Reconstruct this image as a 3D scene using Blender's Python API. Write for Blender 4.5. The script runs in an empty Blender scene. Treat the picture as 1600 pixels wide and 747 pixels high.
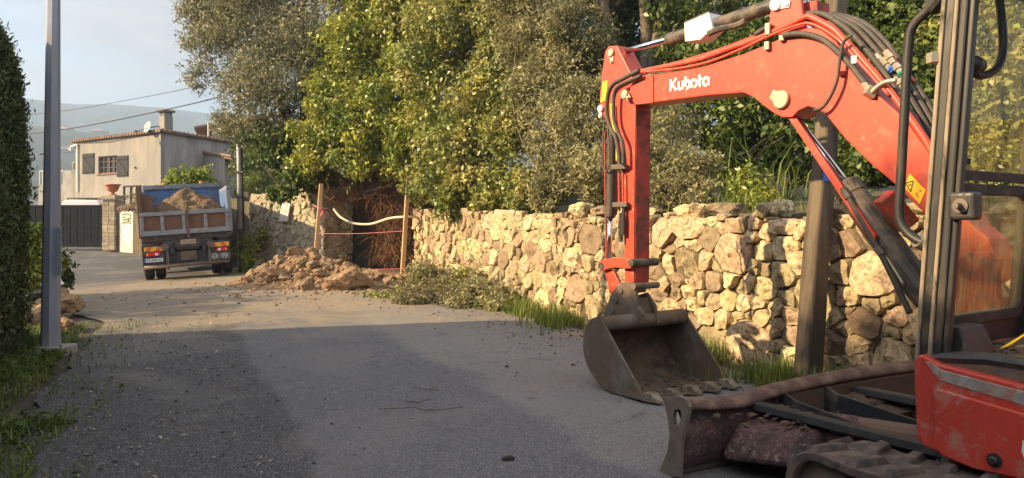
import bpy, math, random
import numpy as np
from mathutils import Vector, Matrix, noise, Quaternion

sc = bpy.context.scene
C = sc.collection
R = math.radians

# ------------------------------------------------------------------ camera, sky, sun, exposure
FPX, CX, CY, HC = 1142.0, 800.0, 343.0, 1.65
cam = bpy.data.cameras.new('camera'); cam_o = bpy.data.objects.new('camera', cam); C.objects.link(cam_o)
cam_o.location = (0, 0, HC); cam_o.rotation_euler = (R(90), 0, 0)
cam.sensor_width = 36.0; cam.lens = 36.0 * FPX / 1600.0; cam.shift_y = -30.5 / 1600.0
cam.clip_start = 0.05; cam.clip_end = 9000.0
sc.camera = cam_o

SUN_EL, SUN_AZ = 27.0, 15.0     # SUN_AZ: degrees behind due left
world = bpy.data.worlds.new('World'); sc.world = world; world.use_nodes = True
wt = world.node_tree; wn = wt.nodes; wl = wt.links
bg = wn['Background']; bg.inputs[1].default_value = 0.10
sky = wn.new('ShaderNodeTexSky'); sky.sky_type = 'NISHITA'; sky.sun_disc = False
sky.sun_elevation = R(SUN_EL); sky.sun_rotation = R(270 - SUN_AZ); sky.dust_density = 2.0; sky.air_density = 1.0; sky.ozone_density = 1.5
tc = wn.new('ShaderNodeTexCoord'); mp = wn.new('ShaderNodeMapping'); mp.inputs['Scale'].default_value = (1.6, 1.6, 5.0)
mp.inputs['Rotation'].default_value = (0.06, 0.10, 0.3)
nz = wn.new('ShaderNodeTexNoise'); nz.inputs['Scale'].default_value = 1.7; nz.inputs['Detail'].default_value = 5; nz.inputs['Roughness'].default_value = 0.55
rp = wn.new('ShaderNodeValToRGB'); rp.color_ramp.elements[0].position = 0.36; rp.color_ramp.elements[0].color = (.40, .40, .40, 1)
rp.color_ramp.elements[1].position = 0.62; rp.color_ramp.elements[1].color = (1, 1, 1, 1)
mx = wn.new('ShaderNodeMix'); mx.data_type = 'RGBA'; 
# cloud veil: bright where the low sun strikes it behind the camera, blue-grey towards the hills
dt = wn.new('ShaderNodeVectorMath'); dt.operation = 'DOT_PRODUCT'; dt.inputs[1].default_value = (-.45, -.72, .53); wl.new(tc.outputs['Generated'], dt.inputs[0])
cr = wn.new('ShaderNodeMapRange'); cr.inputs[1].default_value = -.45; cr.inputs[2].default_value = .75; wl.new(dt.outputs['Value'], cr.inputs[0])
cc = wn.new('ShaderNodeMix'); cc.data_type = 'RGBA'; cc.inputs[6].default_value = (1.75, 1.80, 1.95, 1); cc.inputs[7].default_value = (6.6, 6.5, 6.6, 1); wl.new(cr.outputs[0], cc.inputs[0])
n2 = wn.new('ShaderNodeTexNoise'); n2.inputs['Scale'].default_value = 3.2; n2.inputs['Detail'].default_value = 6; n2.inputs['Roughness'].default_value = .5; n2.inputs['Distortion'].default_value = .4; wl.new(mp.outputs[0], n2.inputs['Vector'])
r2 = wn.new('ShaderNodeMapRange'); r2.inputs[1].default_value = .38; r2.inputs[2].default_value = .66; wl.new(n2.outputs[0], r2.inputs[0])
lit = wn.new('ShaderNodeMix'); lit.data_type = 'RGBA'; lit.inputs[6].default_value = (.78, .82, .88, 1); lit.inputs[7].default_value = (1.22, 1.14, 1.03, 1); wl.new(r2.outputs[0], lit.inputs[0])
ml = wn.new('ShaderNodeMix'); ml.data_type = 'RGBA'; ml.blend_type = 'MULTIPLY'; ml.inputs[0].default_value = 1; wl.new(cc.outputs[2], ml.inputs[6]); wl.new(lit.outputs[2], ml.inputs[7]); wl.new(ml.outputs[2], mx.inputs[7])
wl.new(tc.outputs['Generated'], mp.inputs[0]); wl.new(mp.outputs[0], nz.inputs['Vector']); wl.new(nz.outputs[0], rp.inputs[0])
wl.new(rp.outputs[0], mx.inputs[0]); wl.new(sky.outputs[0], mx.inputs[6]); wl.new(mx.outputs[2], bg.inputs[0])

sun = bpy.data.lights.new('sun', 'SUN'); sun.energy = 5.0; sun.angle = R(0.9); sun.color = (1.0, 0.745, 0.43)
sun_o = bpy.data.objects.new('sun', sun); C.objects.link(sun_o)
sun_o.rotation_euler = Vector((math.cos(R(SUN_EL)) * math.cos(R(SUN_AZ)), math.cos(R(SUN_EL)) * math.sin(R(SUN_AZ)), -math.sin(R(SUN_EL)))).to_track_quat('-Z', 'Y').to_euler()
sc.view_settings.view_transform = 'Standard'; sc.view_settings.look = 'None'
sc.view_settings.gamma = 1; sc.view_settings.use_curve_mapping = False
sc.view_settings.exposure = 1.5
sc.cycles.use_denoising = True
sc.cycles.max_bounces = 6; sc.cycles.diffuse_bounces = 3; sc.cycles.transparent_max_bounces = 8
sc.cycles.volume_bounces = 0

# ------------------------------------------------------------------ photo measures -> metres
def P(px, py, d): return Vector(((px - CX) / FPX * d, d, HC - (py - CY) / FPX * d))
def ray(px, py): return Vector(((px - CX) / FPX, 1.0, -(py - CY) / FPX))
CAM = Vector((0, 0, HC))
def hit(px, py, p0, n):
    r = ray(px, py); k = (Vector(p0) - CAM).dot(n) / r.dot(n); return CAM + r * k
def sm(a, b, x):
    t = min(1, max(0, (x - a) / (b - a))); return t * t * (3 - 2 * t)

DR = Vector((-.42, .9075, 0)); NR = Vector((.9075, .42, 0)); W0 = Vector((3.0, 7.6, 0))
def TN(t, n): return W0 + DR * t + NR * (n - 5.9)
def to_tn(x, y):
    v = Vector((x, y, 0)); return (v - W0).dot(DR), v.dot(NR)

def gz(x, y):
    if y < 5: return 0.0
    z = sm(12, 19, y) * min(.2, max(-.1, .05 * (x + 9.9)))
    u = x / y
    s = .035 + .085 * sm(-.50, -.40, u)
    yy = min(max(0, y - 23), 40)
    z += s * yy * sm(0, 6, yy)
    if y > 75: z -= (y - 75) * .10 if y < 300 else 22.5
    return z

# ------------------------------------------------------------------ objects
def tag(o, label=None, cat=None, group=None, kind=None):
    if label: o['label'] = label
    if cat: o['category'] = cat
    if group: o['group'] = group
    if kind: o['kind'] = kind
    return o
def thing(name, label, cat, loc=(0, 0, 0), rot=(0, 0, 0), group=None):
    o = bpy.data.objects.new(name, None); C.objects.link(o); o.location = loc; o.rotation_euler = rot
    o.empty_display_size = .2
    return tag(o, label, cat, group)
def wmat(o):
    m = o.matrix_basis.copy()
    while o.parent: o = o.parent; m = o.matrix_basis @ m
    return m
def link(name, me, mat, parent=None, local=False, bevel=0, smooth=False, seg=2):
    """mesh data given in world coordinates (local=True: in the parent's)"""
    o = bpy.data.objects.new(name, me); C.objects.link(o)
    if mat is not None: me.materials.append(mat)
    if parent:
        o.parent = parent
        if not local: me.transform(wmat(parent).inverted())
    if smooth: me.polygons.foreach_set('use_smooth', [True] * len(me.polygons))
    if bevel:
        b = o.modifiers.new('bevel', 'BEVEL'); b.width = bevel; b.segments = seg; b.limit_method = 'ANGLE'; b.angle_limit = R(40); b.harden_normals = False
    me.update()
    return o
def dup(o, parent=None):
    c = o.copy(); C.objects.link(c)
    if parent: c.parent = parent
    for ch in [k for k in bpy.data.objects if k.parent == o]: dup(ch, c)
    return c

class MB:
    def __init__(s): s.v = []; s.f = []
    def add(s, vs, fs):
        b = len(s.v); s.v += [tuple(v) for v in vs]; s.f += [tuple(i + b for i in f) for f in fs]; return s
    def box(s, c, sz, m=None):
        x, y, z = sz[0] / 2, sz[1] / 2, sz[2] / 2
        vs = [Vector((a * x, b * y, d * z)) for d in (-1, 1) for b in (-1, 1) for a in (-1, 1)]
        if m is not None: vs = [m @ v for v in vs]
        vs = [v + Vector(c) for v in vs]
        return s.add(vs, [(0, 2, 3, 1), (4, 5, 7, 6), (0, 1, 5, 4), (2, 6, 7, 3), (0, 4, 6, 2), (1, 3, 7, 5)])
    def hexa(s, p):   # eight points: bottom ring then top ring
        return s.add(p, [(3, 2, 1, 0), (4, 5, 6, 7), (0, 1, 5, 4), (1, 2, 6, 5), (2, 3, 7, 6), (3, 0, 4, 7)])
    def loft(s, A, B):   # two matching outlines
        n = len(A); b = len(s.v); s.v += [tuple(v) for v in A] + [tuple(v) for v in B]
        s.f.append(tuple(b + i for i in range(n))[::-1]); s.f.append(tuple(b + n + i for i in range(n)))
        for i in range(n): j = (i + 1) % n; s.f.append((b + i, b + j, b + n + j, b + n + i))
        return s
    def tube(s, path, r, n=10, caps=True):
        path = [Vector(p) for p in path]; k = len(path)
        rs = r if isinstance(r, (list, tuple)) else [r] * k
        up = None; b = len(s.v)
        for i, p in enumerate(path):
            d = (path[min(i + 1, k - 1)] - path[max(i - 1, 0)]).normalized()
            if up is None: up = d.orthogonal().normalized()
            up = (up - d * up.dot(d)).normalized(); q = d.cross(up)
            for j in range(n):
                a = 2 * math.pi * j / n; s.v.append(tuple(p + (up * math.cos(a) + q * math.sin(a)) * rs[i]))
        for i in range(k - 1):
            for j in range(n):
                a = b + i * n + j; c = b + i * n + (j + 1) % n; s.f.append((a, c, c + n, a + n))
        if caps:
            s.f.append(tuple(b + j for j in range(n))[::-1]); s.f.append(tuple(b + (k - 1) * n + j for j in range(n)))
        return s
    def cyl(s, a, b, r, n=16): return s.tube([a, b], r, n)
    def lathe(s, prof, c, axis=(0, 0, 1), n=20):
        ax = Vector(axis).normalized(); u = ax.orthogonal().normalized(); w = ax.cross(u); b = len(s.v); k = len(prof)
        for (r, h) in prof:
            for j in range(n):
                a = 2 * math.pi * j / n; s.v.append(tuple(Vector(c) + ax * h + (u * math.cos(a) + w * math.sin(a)) * max(r, 1e-4)))
        for i in range(k - 1):
            for j in range(n):
                a = b + i * n + j; d = b + i * n + (j + 1) % n; s.f.append((a, d, d + n, a + n))
        s.f.append(tuple(b + j for j in range(n))[::-1]); s.f.append(tuple(b + (k - 1) * n + j for j in range(n)))
        return s
    def mesh(s, name='m'):
        me = bpy.data.meshes.new(name); me.from_pydata(s.v, [], s.f); me.validate(); return me
    def build(s, name, mat, parent=None, bevel=0, smooth=False, local=False, seg=2):
        return link(name, s.mesh(name), mat, parent, local, bevel, smooth, seg)

def spline(pts, n=8):
    pts = [Vector(p) for p in pts]; out = []
    for i in range(len(pts) - 1):
        a = pts[max(i - 1, 0)]; b = pts[i]; c = pts[i + 1]; d = pts[min(i + 2, len(pts) - 1)]
        for k in range(n):
            t = k / n
            out.append(.5 * ((2 * b) + (c - a) * t + (2 * a - 5 * b + 4 * c - d) * t * t + (3 * b - a - 3 * c + d) * t ** 3))
    out.append(pts[-1]); return out

def np_mesh(name, V, F):
    V = np.asarray(V, np.float32); F = np.asarray(F, np.int32); k = F.shape[1]
    me = bpy.data.meshes.new(name); me.vertices.add(len(V)); me.vertices.foreach_set('co', V.ravel())
    me.loops.add(F.size); me.loops.foreach_set('vertex_index', F.ravel())
    me.polygons.add(len(F)); me.polygons.foreach_set('loop_start', np.arange(0, F.size, k, dtype=np.int32))
    me.polygons.foreach_set('loop_total', np.full(len(F), k, np.int32)); me.update(calc_edges=True); return me
def grid_mesh(name, X, Y, Z):
    ny, nx = X.shape; V = np.stack([X, Y, Z], -1).reshape(-1, 3)
    i = np.arange(ny * nx).reshape(ny, nx)
    F = np.stack([i[:-1, :-1], i[:-1, 1:], i[1:, 1:], i[1:, :-1]], -1).reshape(-1, 4)
    me = np_mesh(name, V, F); me.polygons.foreach_set('use_smooth', [True] * len(me.polygons)); return me

FONT_CACHE = {}
def text(name, s, mat, origin, xdir, ydir, height, parent, extrude=.001, spacing=1.0, shear=0.0):
    cu = bpy.data.curves.new(name, 'FONT'); cu.body = s; cu.size = 1.0; cu.extrude = 0.0; cu.space_character = spacing; cu.shear = shear
    o = bpy.data.objects.new(name, cu); me = bpy.data.meshes.new_from_object(o); bpy.data.objects.remove(o)
    k = height / .70; x = Vector(xdir).normalized(); y = Vector(ydir).normalized(); z = x.cross(y).normalized()
    M = Matrix((x, y, z)).transposed().to_4x4(); M.translation = Vector(origin) + z * extrude
    me.transform(M @ Matrix.Scale(k, 4)); return link(name, me, mat, parent)

# ------------------------------------------------------------------ materials
def mat(name, c1, c2=None, scale=6.0, rough=.7, metal=0.0, bump=0.0, bscale=None, dirt=None, dscale=4.0, damt=.5, island=0.0,
        trans=0.0, spec=.4, stretch=None, contrast=(.35, .65), coord='Object', coat=0.0, detail=6, chips=None):
    m = bpy.data.materials.new(name); m.use_nodes = True; t = m.node_tree; N = t.nodes; L = t.links
    b = N['Principled BSDF']; b.inputs['Roughness'].default_value = rough; b.inputs['Metallic'].default_value = metal
    b.inputs['Specular IOR Level'].default_value = spec; b.inputs['Coat Weight'].default_value = coat
    c = N.new('ShaderNodeTexCoord'); vec = c.outputs[coord]
    if stretch:
        q = N.new('ShaderNodeMapping'); q.inputs['Scale'].default_value = stretch; L.new(vec, q.inputs[0]); vec = q.outputs[0]
    col = None
    def ramped(scl, lo, hi, dt=detail, ro=.6, v=None):
        n = N.new('ShaderNodeTexNoise'); n.inputs['Scale'].default_value = scl; n.inputs['Detail'].default_value = dt; n.inputs['Roughness'].default_value = ro
        L.new(v or vec, n.inputs['Vector']); r = N.new('ShaderNodeMapRange'); r.inputs['From Min'].default_value = lo; r.inputs['From Max'].default_value = hi
        L.new(n.outputs[0], r.inputs[0]); return r.outputs[0], n.outputs[0]
    def mixc(f, a, bb):
        x = N.new('ShaderNodeMix'); x.data_type = 'RGBA'
        (L.new(f, x.inputs[0]) if hasattr(f, 'is_linked') else setattr(x.inputs[0], 'default_value', f))
        for i, k in ((6, a), (7, bb)):
            (L.new(k, x.inputs[i]) if hasattr(k, 'is_linked') else setattr(x.inputs[i], 'default_value', (*k, 1)))
        return x.outputs[2]
    col = (*c1,)
    if c2 is not None: f, _ = ramped(scale, *contrast); col = mixc(f, c1, c2)
    if island:
        g = N.new('ShaderNodeNewGeometry'); h = N.new('ShaderNodeHueSaturation')
        a = N.new('ShaderNodeMapRange'); a.inputs['To Min'].default_value = 1 - island; a.inputs['To Max'].default_value = 1 + island
        L.new(g.outputs['Random Per Island'], a.inputs[0]); L.new(a.outputs[0], h.inputs['Value'])
        ms = N.new('ShaderNodeMath'); ms.operation = 'MULTIPLY'; ms.inputs[1].default_value = 7.31; L.new(g.outputs['Random Per Island'], ms.inputs[0])
        fr = N.new('ShaderNodeMath'); fr.operation = 'FRACT'; L.new(ms.outputs[0], fr.inputs[0])
        a2 = N.new('ShaderNodeMapRange'); a2.inputs['To Min'].default_value = .5 - island * .05; a2.inputs['To Max'].default_value = .5 + island * .05
        L.new(fr.outputs[0], a2.inputs[0]); L.new(a2.outputs[0], h.inputs['Hue'])
        if hasattr(col, 'is_linked'): L.new(col, h.inputs['Color'])
        else: h.inputs['Color'].default_value = (*col, 1)
        col = h.outputs[0]
    if dirt is not None:
        f, _ = ramped(dscale, .62 - damt * .35, .72 - damt * .2, 8, .7)
        col = mixc(f, col, dirt)
        rr = N.new('ShaderNodeMapRange'); rr.inputs['To Min'].default_value = rough; rr.inputs['To Max'].default_value = .9
        L.new(f, rr.inputs[0]); L.new(rr.outputs[0], b.inputs['Roughness'])
        if metal:
            r2 = N.new('ShaderNodeMapRange'); r2.inputs['To Min'].default_value = metal; r2.inputs['To Max'].default_value = 0; L.new(f, r2.inputs[0]); L.new(r2.outputs[0], b.inputs['Metallic'])
    if chips:   # (colour, scale, low, high): specks, chips and runs of mud
        f, _ = ramped(chips[1], chips[2], chips[3], 4, .75); f2, _ = ramped(chips[1] * .13, .42, .60, 4, .6)
        k = N.new('ShaderNodeMath'); k.operation = 'MULTIPLY'; L.new(f, k.inputs[0]); L.new(f2, k.inputs[1]); k.use_clamp = True; col = mixc(k.outputs[0], col, chips[0])
        st = N.new('ShaderNodeMapping'); st.inputs['Scale'].default_value = (1, 1, .12); L.new(c.outputs[coord], st.inputs[0])
        f, _ = ramped(chips[1] * .45, .58, .78, 5, .7, st.outputs[0]); k = N.new('ShaderNodeMath'); k.operation = 'MULTIPLY'; k.inputs[1].default_value = .45; L.new(f, k.inputs[0]); k.use_clamp = True; col = mixc(k.outputs[0], col, chips[0])
    if hasattr(col, 'is_linked'): L.new(col, b.inputs['Base Color'])
    else: b.inputs['Base Color'].default_value = (*col, 1)
    if bump:
        _, raw = ramped(bscale or scale * 4, 0, 1, 8, .65); bp_ = N.new('ShaderNodeBump'); bp_.inputs['Strength'].default_value = bump; bp_.inputs['Distance'].default_value = .02
        L.new(raw, bp_.inputs['Height']); L.new(bp_.outputs[0], b.inputs['Normal'])
    if trans:
        tr = N.new('ShaderNodeBsdfTranslucent'); ad = N.new('ShaderNodeMixShader'); ad.inputs[0].default_value = trans
        if hasattr(col, 'is_linked'): L.new(col, tr.inputs[0])
        else: tr.inputs[0].default_value = (*col, 1)
        L.new(b.outputs[0], ad.inputs[1]); L.new(tr.outputs[0], ad.inputs[2]); L.new(ad.outputs[0], N['Material Output'].inputs[0])
    return m

DUST = (.20, .145, .095)
red = mat('red_paint', (.57, .066, .034), (.49, .06, .034), 3, rough=.42, dirt=(.40, .15, .095), dscale=13, damt=.17, bump=.03, coat=.08, chips=((.17, .085, .055), 46, .58, .66))
red_dirty = mat('muddy_red_paint', (.50, .045, .03), (.36, .04, .03), 5, rough=.5, dirt=(.12, .06, .038), dscale=7, damt=.55)
red_worn = mat('scratched_red_paint', (.52, .055, .034), (.44, .05, .033), 4, rough=.35, dirt=(.36, .17, .12), dscale=9, damt=.22, bump=.04, chips=((.30, .22, .17), 38, .58, .66))
steel_worn = mat('worn_steel', (.20, .18, .155), (.10, .085, .07), 9, rough=.5, metal=.5, dirt=(.16, .12, .085), dscale=6, damt=.7, bump=.15, bscale=30)
bucket_m = mat('earthy_bucket_steel', (.20, .175, .145), (.085, .07, .055), 6, rough=.62, metal=.25, dirt=(.13, .09, .06), dscale=3, damt=.75, bump=.3, bscale=22)
bucket_in = mat('bucket_inside_steel', (.085, .062, .047), (.04, .03, .023), 5, rough=.75, metal=.1, dirt=(.13, .085, .05), dscale=6, damt=.6, bump=.4, bscale=25)
black_paint = mat('black_frame_paint', (.022, .021, .021), (.035, .033, .03), 8, rough=.42, dirt=(.07, .055, .04), dscale=9, damt=.2, stretch=(1, 1, .35))
tan_edge = mat('dusty_worn_edge', (.30, .235, .16), (.20, .155, .105), 10, rough=.7, dirt=(.03, .028, .025), dscale=12, damt=.35, stretch=(1, 1, .3))
black_dusty = mat('dusty_black_paint', (.02, .019, .019), (.03, .028, .026), 8, rough=.5, dirt=(.075, .06, .043), dscale=7, damt=.24, stretch=(1, 1, .3))
rubber = mat('rubber', (.022, .021, .02), (.035, .032, .03), 9, rough=.75, dirt=(.10, .08, .06), dscale=7, damt=.3)
rubber_track = mat('dusty_track_rubber', (.045, .041, .039), (.085, .07, .06), 6, rough=.85, dirt=(.15, .105, .08), dscale=9, damt=.5, bump=.2, bscale=40)
hose_m = mat('hydraulic_hose', (.05, .043, .037), (.085, .07, .055), 20, rough=.65)
chrome = mat('chrome', (.75, .74, .72), rough=.12, metal=1.0)
zinc = mat('zinc_plated_steel', (.50, .45, .32), (.40, .35, .25), 12, rough=.38, metal=.55)
white_paint = mat('white_paint', (.78, .77, .72), (.68, .66, .6), 8, rough=.5)
yellow = mat('yellow_sticker', (.80, .52, .02), rough=.5)
dark_ink = mat('dark_ink', (.03, .025, .02), rough=.6)
blue_cap = mat('blue_plastic', (.04, .13, .5), rough=.4); green_cap = mat('green_plastic', (.02, .22, .12), rough=.4)
mud = mat('dry_mud', (.12, .078, .046), (.07, .046, .03), 10, rough=.95, bump=.5, bscale=30)
# ------------------------------------------------------------------ ground, road, hills
def noise2(x, y, s, seed=0.0): return noise.noise(Vector((x * s, y * s, seed)))
def axis(lo, hi, step, far):
    a = list(np.arange(lo, hi + 1e-6, step)); s = step
    x = lo
    left = []
    while x > -far: s *= 1.5; x -= s; left.append(max(x, -far))
    s = step; x = hi; right = []
    while x < far: s *= 1.5; x += s; right.append(min(x, far))
    return np.array(left[::-1] + a + right)
gx = axis(-45, 15, .5, 1700); gy = axis(-8, 80, .5, 1700)
X, Y = np.meshgrid(gx, gy)
Z = np.vectorize(lambda x, y: gz(x, y) + (noise2(x, y, .9) * .02 if abs(x) < 50 and y < 60 else 0) - .048)(X, Y)
ground_m = mat('earth', (.10, .08, .055), (.06, .05, .036), 1.5, rough=.95, dirt=(.05, .046, .042), dscale=.8, damt=.5, bump=.6, bscale=30, contrast=(.3, .7))
tag(link('ground', grid_mesh('ground', X, Y, Z), ground_m), kind='structure')

def road_mat():
    m = bpy.data.materials.new('asphalt'); m.use_nodes = True; t = m.node_tree; N = t.nodes; L = t.links; b = N['Principled BSDF']
    geo = N.new('ShaderNodeNewGeometry'); pos = geo.outputs['Position']
    def dot(v, off):
        d = N.new('ShaderNodeVectorMath'); d.operation = 'DOT_PRODUCT'; d.inputs[1].default_value = v; L.new(pos, d.inputs[0])
        a = N.new('ShaderNodeMath'); a.operation = 'ADD'; a.inputs[1].default_value = off; L.new(d.outputs['Value'], a.inputs[0]); return a.outputs[0]
    n_ = dot(NR, 0); t_ = dot(DR, -W0.dot(DR))
    def nz_(s, d=6, ro=.6, vec=pos, dist=0):
        k = N.new('ShaderNodeTexNoise'); k.inputs['Scale'].default_value = s; k.inputs['Detail'].default_value = d; k.inputs['Roughness'].default_value = ro; k.inputs['Distortion'].default_value = dist
        L.new(vec, k.inputs['Vector']); return k.outputs[0]
    def mr(v, a, bb, c=0, d=1):
        k = N.new('ShaderNodeMapRange'); k.interpolation_type = 'SMOOTHSTEP'
        for i, q in enumerate((a, bb, c, d)): k.inputs[i + 1].default_value = q
        L.new(v, k.inputs[0]); return k.outputs[0]
    def op(o, a, bb):
        k = N.new('ShaderNodeMath'); k.operation = o
        for i, q in enumerate((a, bb)):
            (L.new(q, k.inputs[i]) if hasattr(q, 'is_linked') else setattr(k.inputs[i], 'default_value', q))
        return k.outputs[0]
    def mixc(f, a, bb):
        x = N.new('ShaderNodeMix'); x.data_type = 'RGBA'; L.new(f, x.inputs[0]) if hasattr(f, 'is_linked') else setattr(x.inputs[0], 'default_value', f)
        for i, k in ((6, a), (7, bb)):
            (L.new(k, x.inputs[i]) if hasattr(k, 'is_linked') else setattr(x.inputs[i], 'default_value', (*k, 1)))
        return x.outputs[2]
    wob = op('ADD', n_, op('MULTIPLY', op('SUBTRACT', nz_(.55, 3), .5), 1.3))
    base = mixc(mr(nz_(.7, 5), .35, .65), (.108, .111, .124), (.148, .150, .160))
    # darker old strip at the left verge, paler worn lanes beside it
    wo2 = op('ADD', n_, op('MULTIPLY', op('SUBTRACT', nz_(.8, 3), .5), .5))
    base = mixc(mr(wo2, .80, .95, .85, 0), base, (.042, .041, .043))
    base = mixc(op('MULTIPLY', mr(wo2, .85, .95), mr(wo2, 2.75, 2.68, 0, .75)), base, (.105, .107, .120))
    base = mixc(op('MULTIPLY', mr(wob, 2.7, 2.95), op('MULTIPLY', mr(wob, 5.6, 3.6), .6)), base, (.225, .208, .185))
    # aggregate speckle
    sp = nz_(120, 2, .75); base = mixc(mr(sp, .55, .66, 0, .85), base, (.42, .41, .40)); base = mixc(mr(sp, .46, .36, 0, .85), base, (.022, .022, .024))
    # stains and scuffs
    base = mixc(mr(nz_(2.3, 8, .7), .56, .70, 0, .55), base, (.06, .058, .057)); base = mixc(mr(nz_(3.7, 8, .7, dist=1.0), .60, .75, 0, .5), base, (.24, .20, .15))
    vo = N.new('ShaderNodeTexVoronoi'); vo.feature = 'DISTANCE_TO_EDGE'; vo.inputs['Scale'].default_value = .55
    ds_ = N.new('ShaderNodeVectorMath'); ds_.operation = 'ADD'; sc_ = N.new('ShaderNodeVectorMath'); sc_.operation = 'SCALE'; sc_.inputs['Scale'].default_value = .55; nc = N.new('ShaderNodeTexNoise'); nc.inputs['Scale'].default_value = 1.6; nc.inputs['Detail'].default_value = 6
    L.new(pos, nc.inputs['Vector']); L.new(nc.outputs['Color'], sc_.inputs[0]); L.new(pos, ds_.inputs[0]); L.new(sc_.outputs[0], ds_.inputs[1]); L.new(ds_.outputs[0], vo.inputs['Vector'])
    base = mixc(op('MULTIPLY', mr(vo.outputs['Distance'], .012, .004), mr(nz_(.45, 3), .50, .60, 0, .4)), base, (.04, .039, .038))
    base = mixc(mr(nz_(.35, 4, .6, dist=.8), .50, .62, 0, .35), base, (.20, .185, .165))
    # dust and clay spilt by the works, thicker towards the rubble heap and the wall
    dv = N.new('ShaderNodeVectorMath'); dv.operation = 'DISTANCE'; dv.inputs[1].default_value = (-5.5, 17.0, 0); L.new(pos, dv.inputs[0])
    near = mr(dv.outputs['Value'], 9.0, 2.5)
    edge = mr(wob, 4.5, 5.7)
    dn = nz_(1.1, 9, .68, dist=.4)
    f = op('MULTIPLY', mr(op('ADD', dn, op('ADD', op('MULTIPLY', near, .42), op('MULTIPLY', edge, .28))), .55, .92), .85)
    base = mixc(f, base, mixc(mr(nz_(9, 6), .35, .65), (.27, .215, .15), (.20, .165, .125)))
    # dusty prints of the rubber tracks along the lane
    wv = N.new('ShaderNodeTexWave'); wv.wave_type = 'BANDS'; wv.bands_direction = 'X'; wv.inputs['Scale'].default_value = 2.1; wv.inputs['Distortion'].default_value = 1.5; wv.inputs['Detail'].default_value = 2
    cv = N.new('ShaderNodeCombineXYZ'); L.new(op('ADD', t_, op('MULTIPLY', n_, .6)), cv.inputs[0]); L.new(cv.outputs[0], wv.inputs['Vector'])
    lane = op('ADD', op('MULTIPLY', mr(n_, 2.55, 2.65), mr(n_, 3.15, 3.05)), op('MULTIPLY', mr(n_, 1.15, 1.25), mr(n_, 1.75, 1.65)))
    pf = op('MULTIPLY', op('MULTIPLY', lane, mr(wv.outputs[0], .5, .8)), op('MULTIPLY', mr(t_, 3.2, 5.5), mr(nz_(1.3, 4), .42, .6, 0, .65)))
    base = mixc(pf, base, (.27, .21, .145))
    L.new(base, b.inputs['Base Color']); b.inputs['Roughness'].default_value = .85; b.inputs['Specular IOR Level'].default_value = .3
    bu = N.new('ShaderNodeBump'); bu.inputs['Strength'].default_value = .55; bu.inputs['Distance'].default_value = .012
    L.new(op('ADD', sp, op('MULTIPLY', nz_(6, 5), 1.2)), bu.inputs['Height']); L.new(bu.outputs[0], b.inputs['Normal'])
    return m
asphalt = road_mat()
def edge_l(t): return -1.1 + .22 * noise.noise(Vector((t * .6, 3.1, 0))) + .1 * noise.noise(Vector((t * 2.2, 8.1, 0)))
def edge_r(t): return (5.55 if t < 12 else 5.55 - (t - 12) * .35) + .15 * noise.noise(Vector((t * .9, 5.7, 0)))
ts = np.arange(-16, 20.01, .3); us = np.linspace(0, 1, 30)
XX = np.zeros((len(ts), len(us))); YY = XX.copy(); ZZ = XX.copy()
for i, t in enumerate(ts):
    for j, u in enumerate(us):
        p = TN(t, edge_l(t) * (1 - u) + edge_r(t) * u - (max(0, t - 8) * .32 * (1 - u)))
        XX[i, j], YY[i, j], ZZ[i, j] = p.x, p.y, gz(p.x, p.y) - .012 + .005 * noise2(p.x, p.y, .8)
tag(link('road', grid_mesh('road', XX, YY, ZZ), asphalt), kind='structure')
A_, B_, C_, D_ = Vector((-11.2, 13.5, 0)), Vector((-6.4, 20.5, 0)), Vector((-17.5, 60, 0)), Vector((-36, 34.5, 0))
n_ = 44; XX = np.zeros((n_, n_)); YY = XX.copy(); ZZ = XX.copy()
for i in range(n_):
    for j in range(n_):
        a, c = i / (n_ - 1), j / (n_ - 1)
        p = A_.lerp(D_, a).lerp(B_.lerp(C_, a), c); XX[i, j], YY[i, j], ZZ[i, j] = p.x, p.y, gz(p.x, p.y) - .018
tag(link('side_road', grid_mesh('side_road', XX, YY, ZZ), asphalt), kind='structure')

# terrace above the wall
def wall_n(t):
    if t < 13.0: return 6.2
    if t < 16.6: return 8.3
    return 3.83 - (t - 15.7) * .42 + .35
bt = np.concatenate([np.arange(-9, 12.9, .4), [12.99, 13.01], np.arange(13.4, 16.5, .4), [16.59, 16.61], np.arange(17, 30, .5)])
bu_ = np.concatenate([[0, 0.001], np.linspace(.02, 1, 24) ** 1.6])
XX = np.zeros((len(bt), len(bu_))); YY = XX.copy(); ZZ = XX.copy()
for i, t in enumerate(bt):
    n0 = wall_n(t)
    for j, u in enumerate(bu_):
        p = TN(t, n0 + 26 * u); top = (1.72 if t < 13.0 else 2.3) + u * 2.2 + .06 * noise2(p.x, p.y, 1.1)
        XX[i, j], YY[i, j], ZZ[i, j] = p.x, p.y, (-.1 if j == 0 else top)
tag(link('terrace', grid_mesh('terrace', XX, YY, ZZ), mat('terrace_soil', (.11, .085, .05), (.06, .05, .03), 2, rough=.95, bump=.5)), kind='structure')

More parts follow.
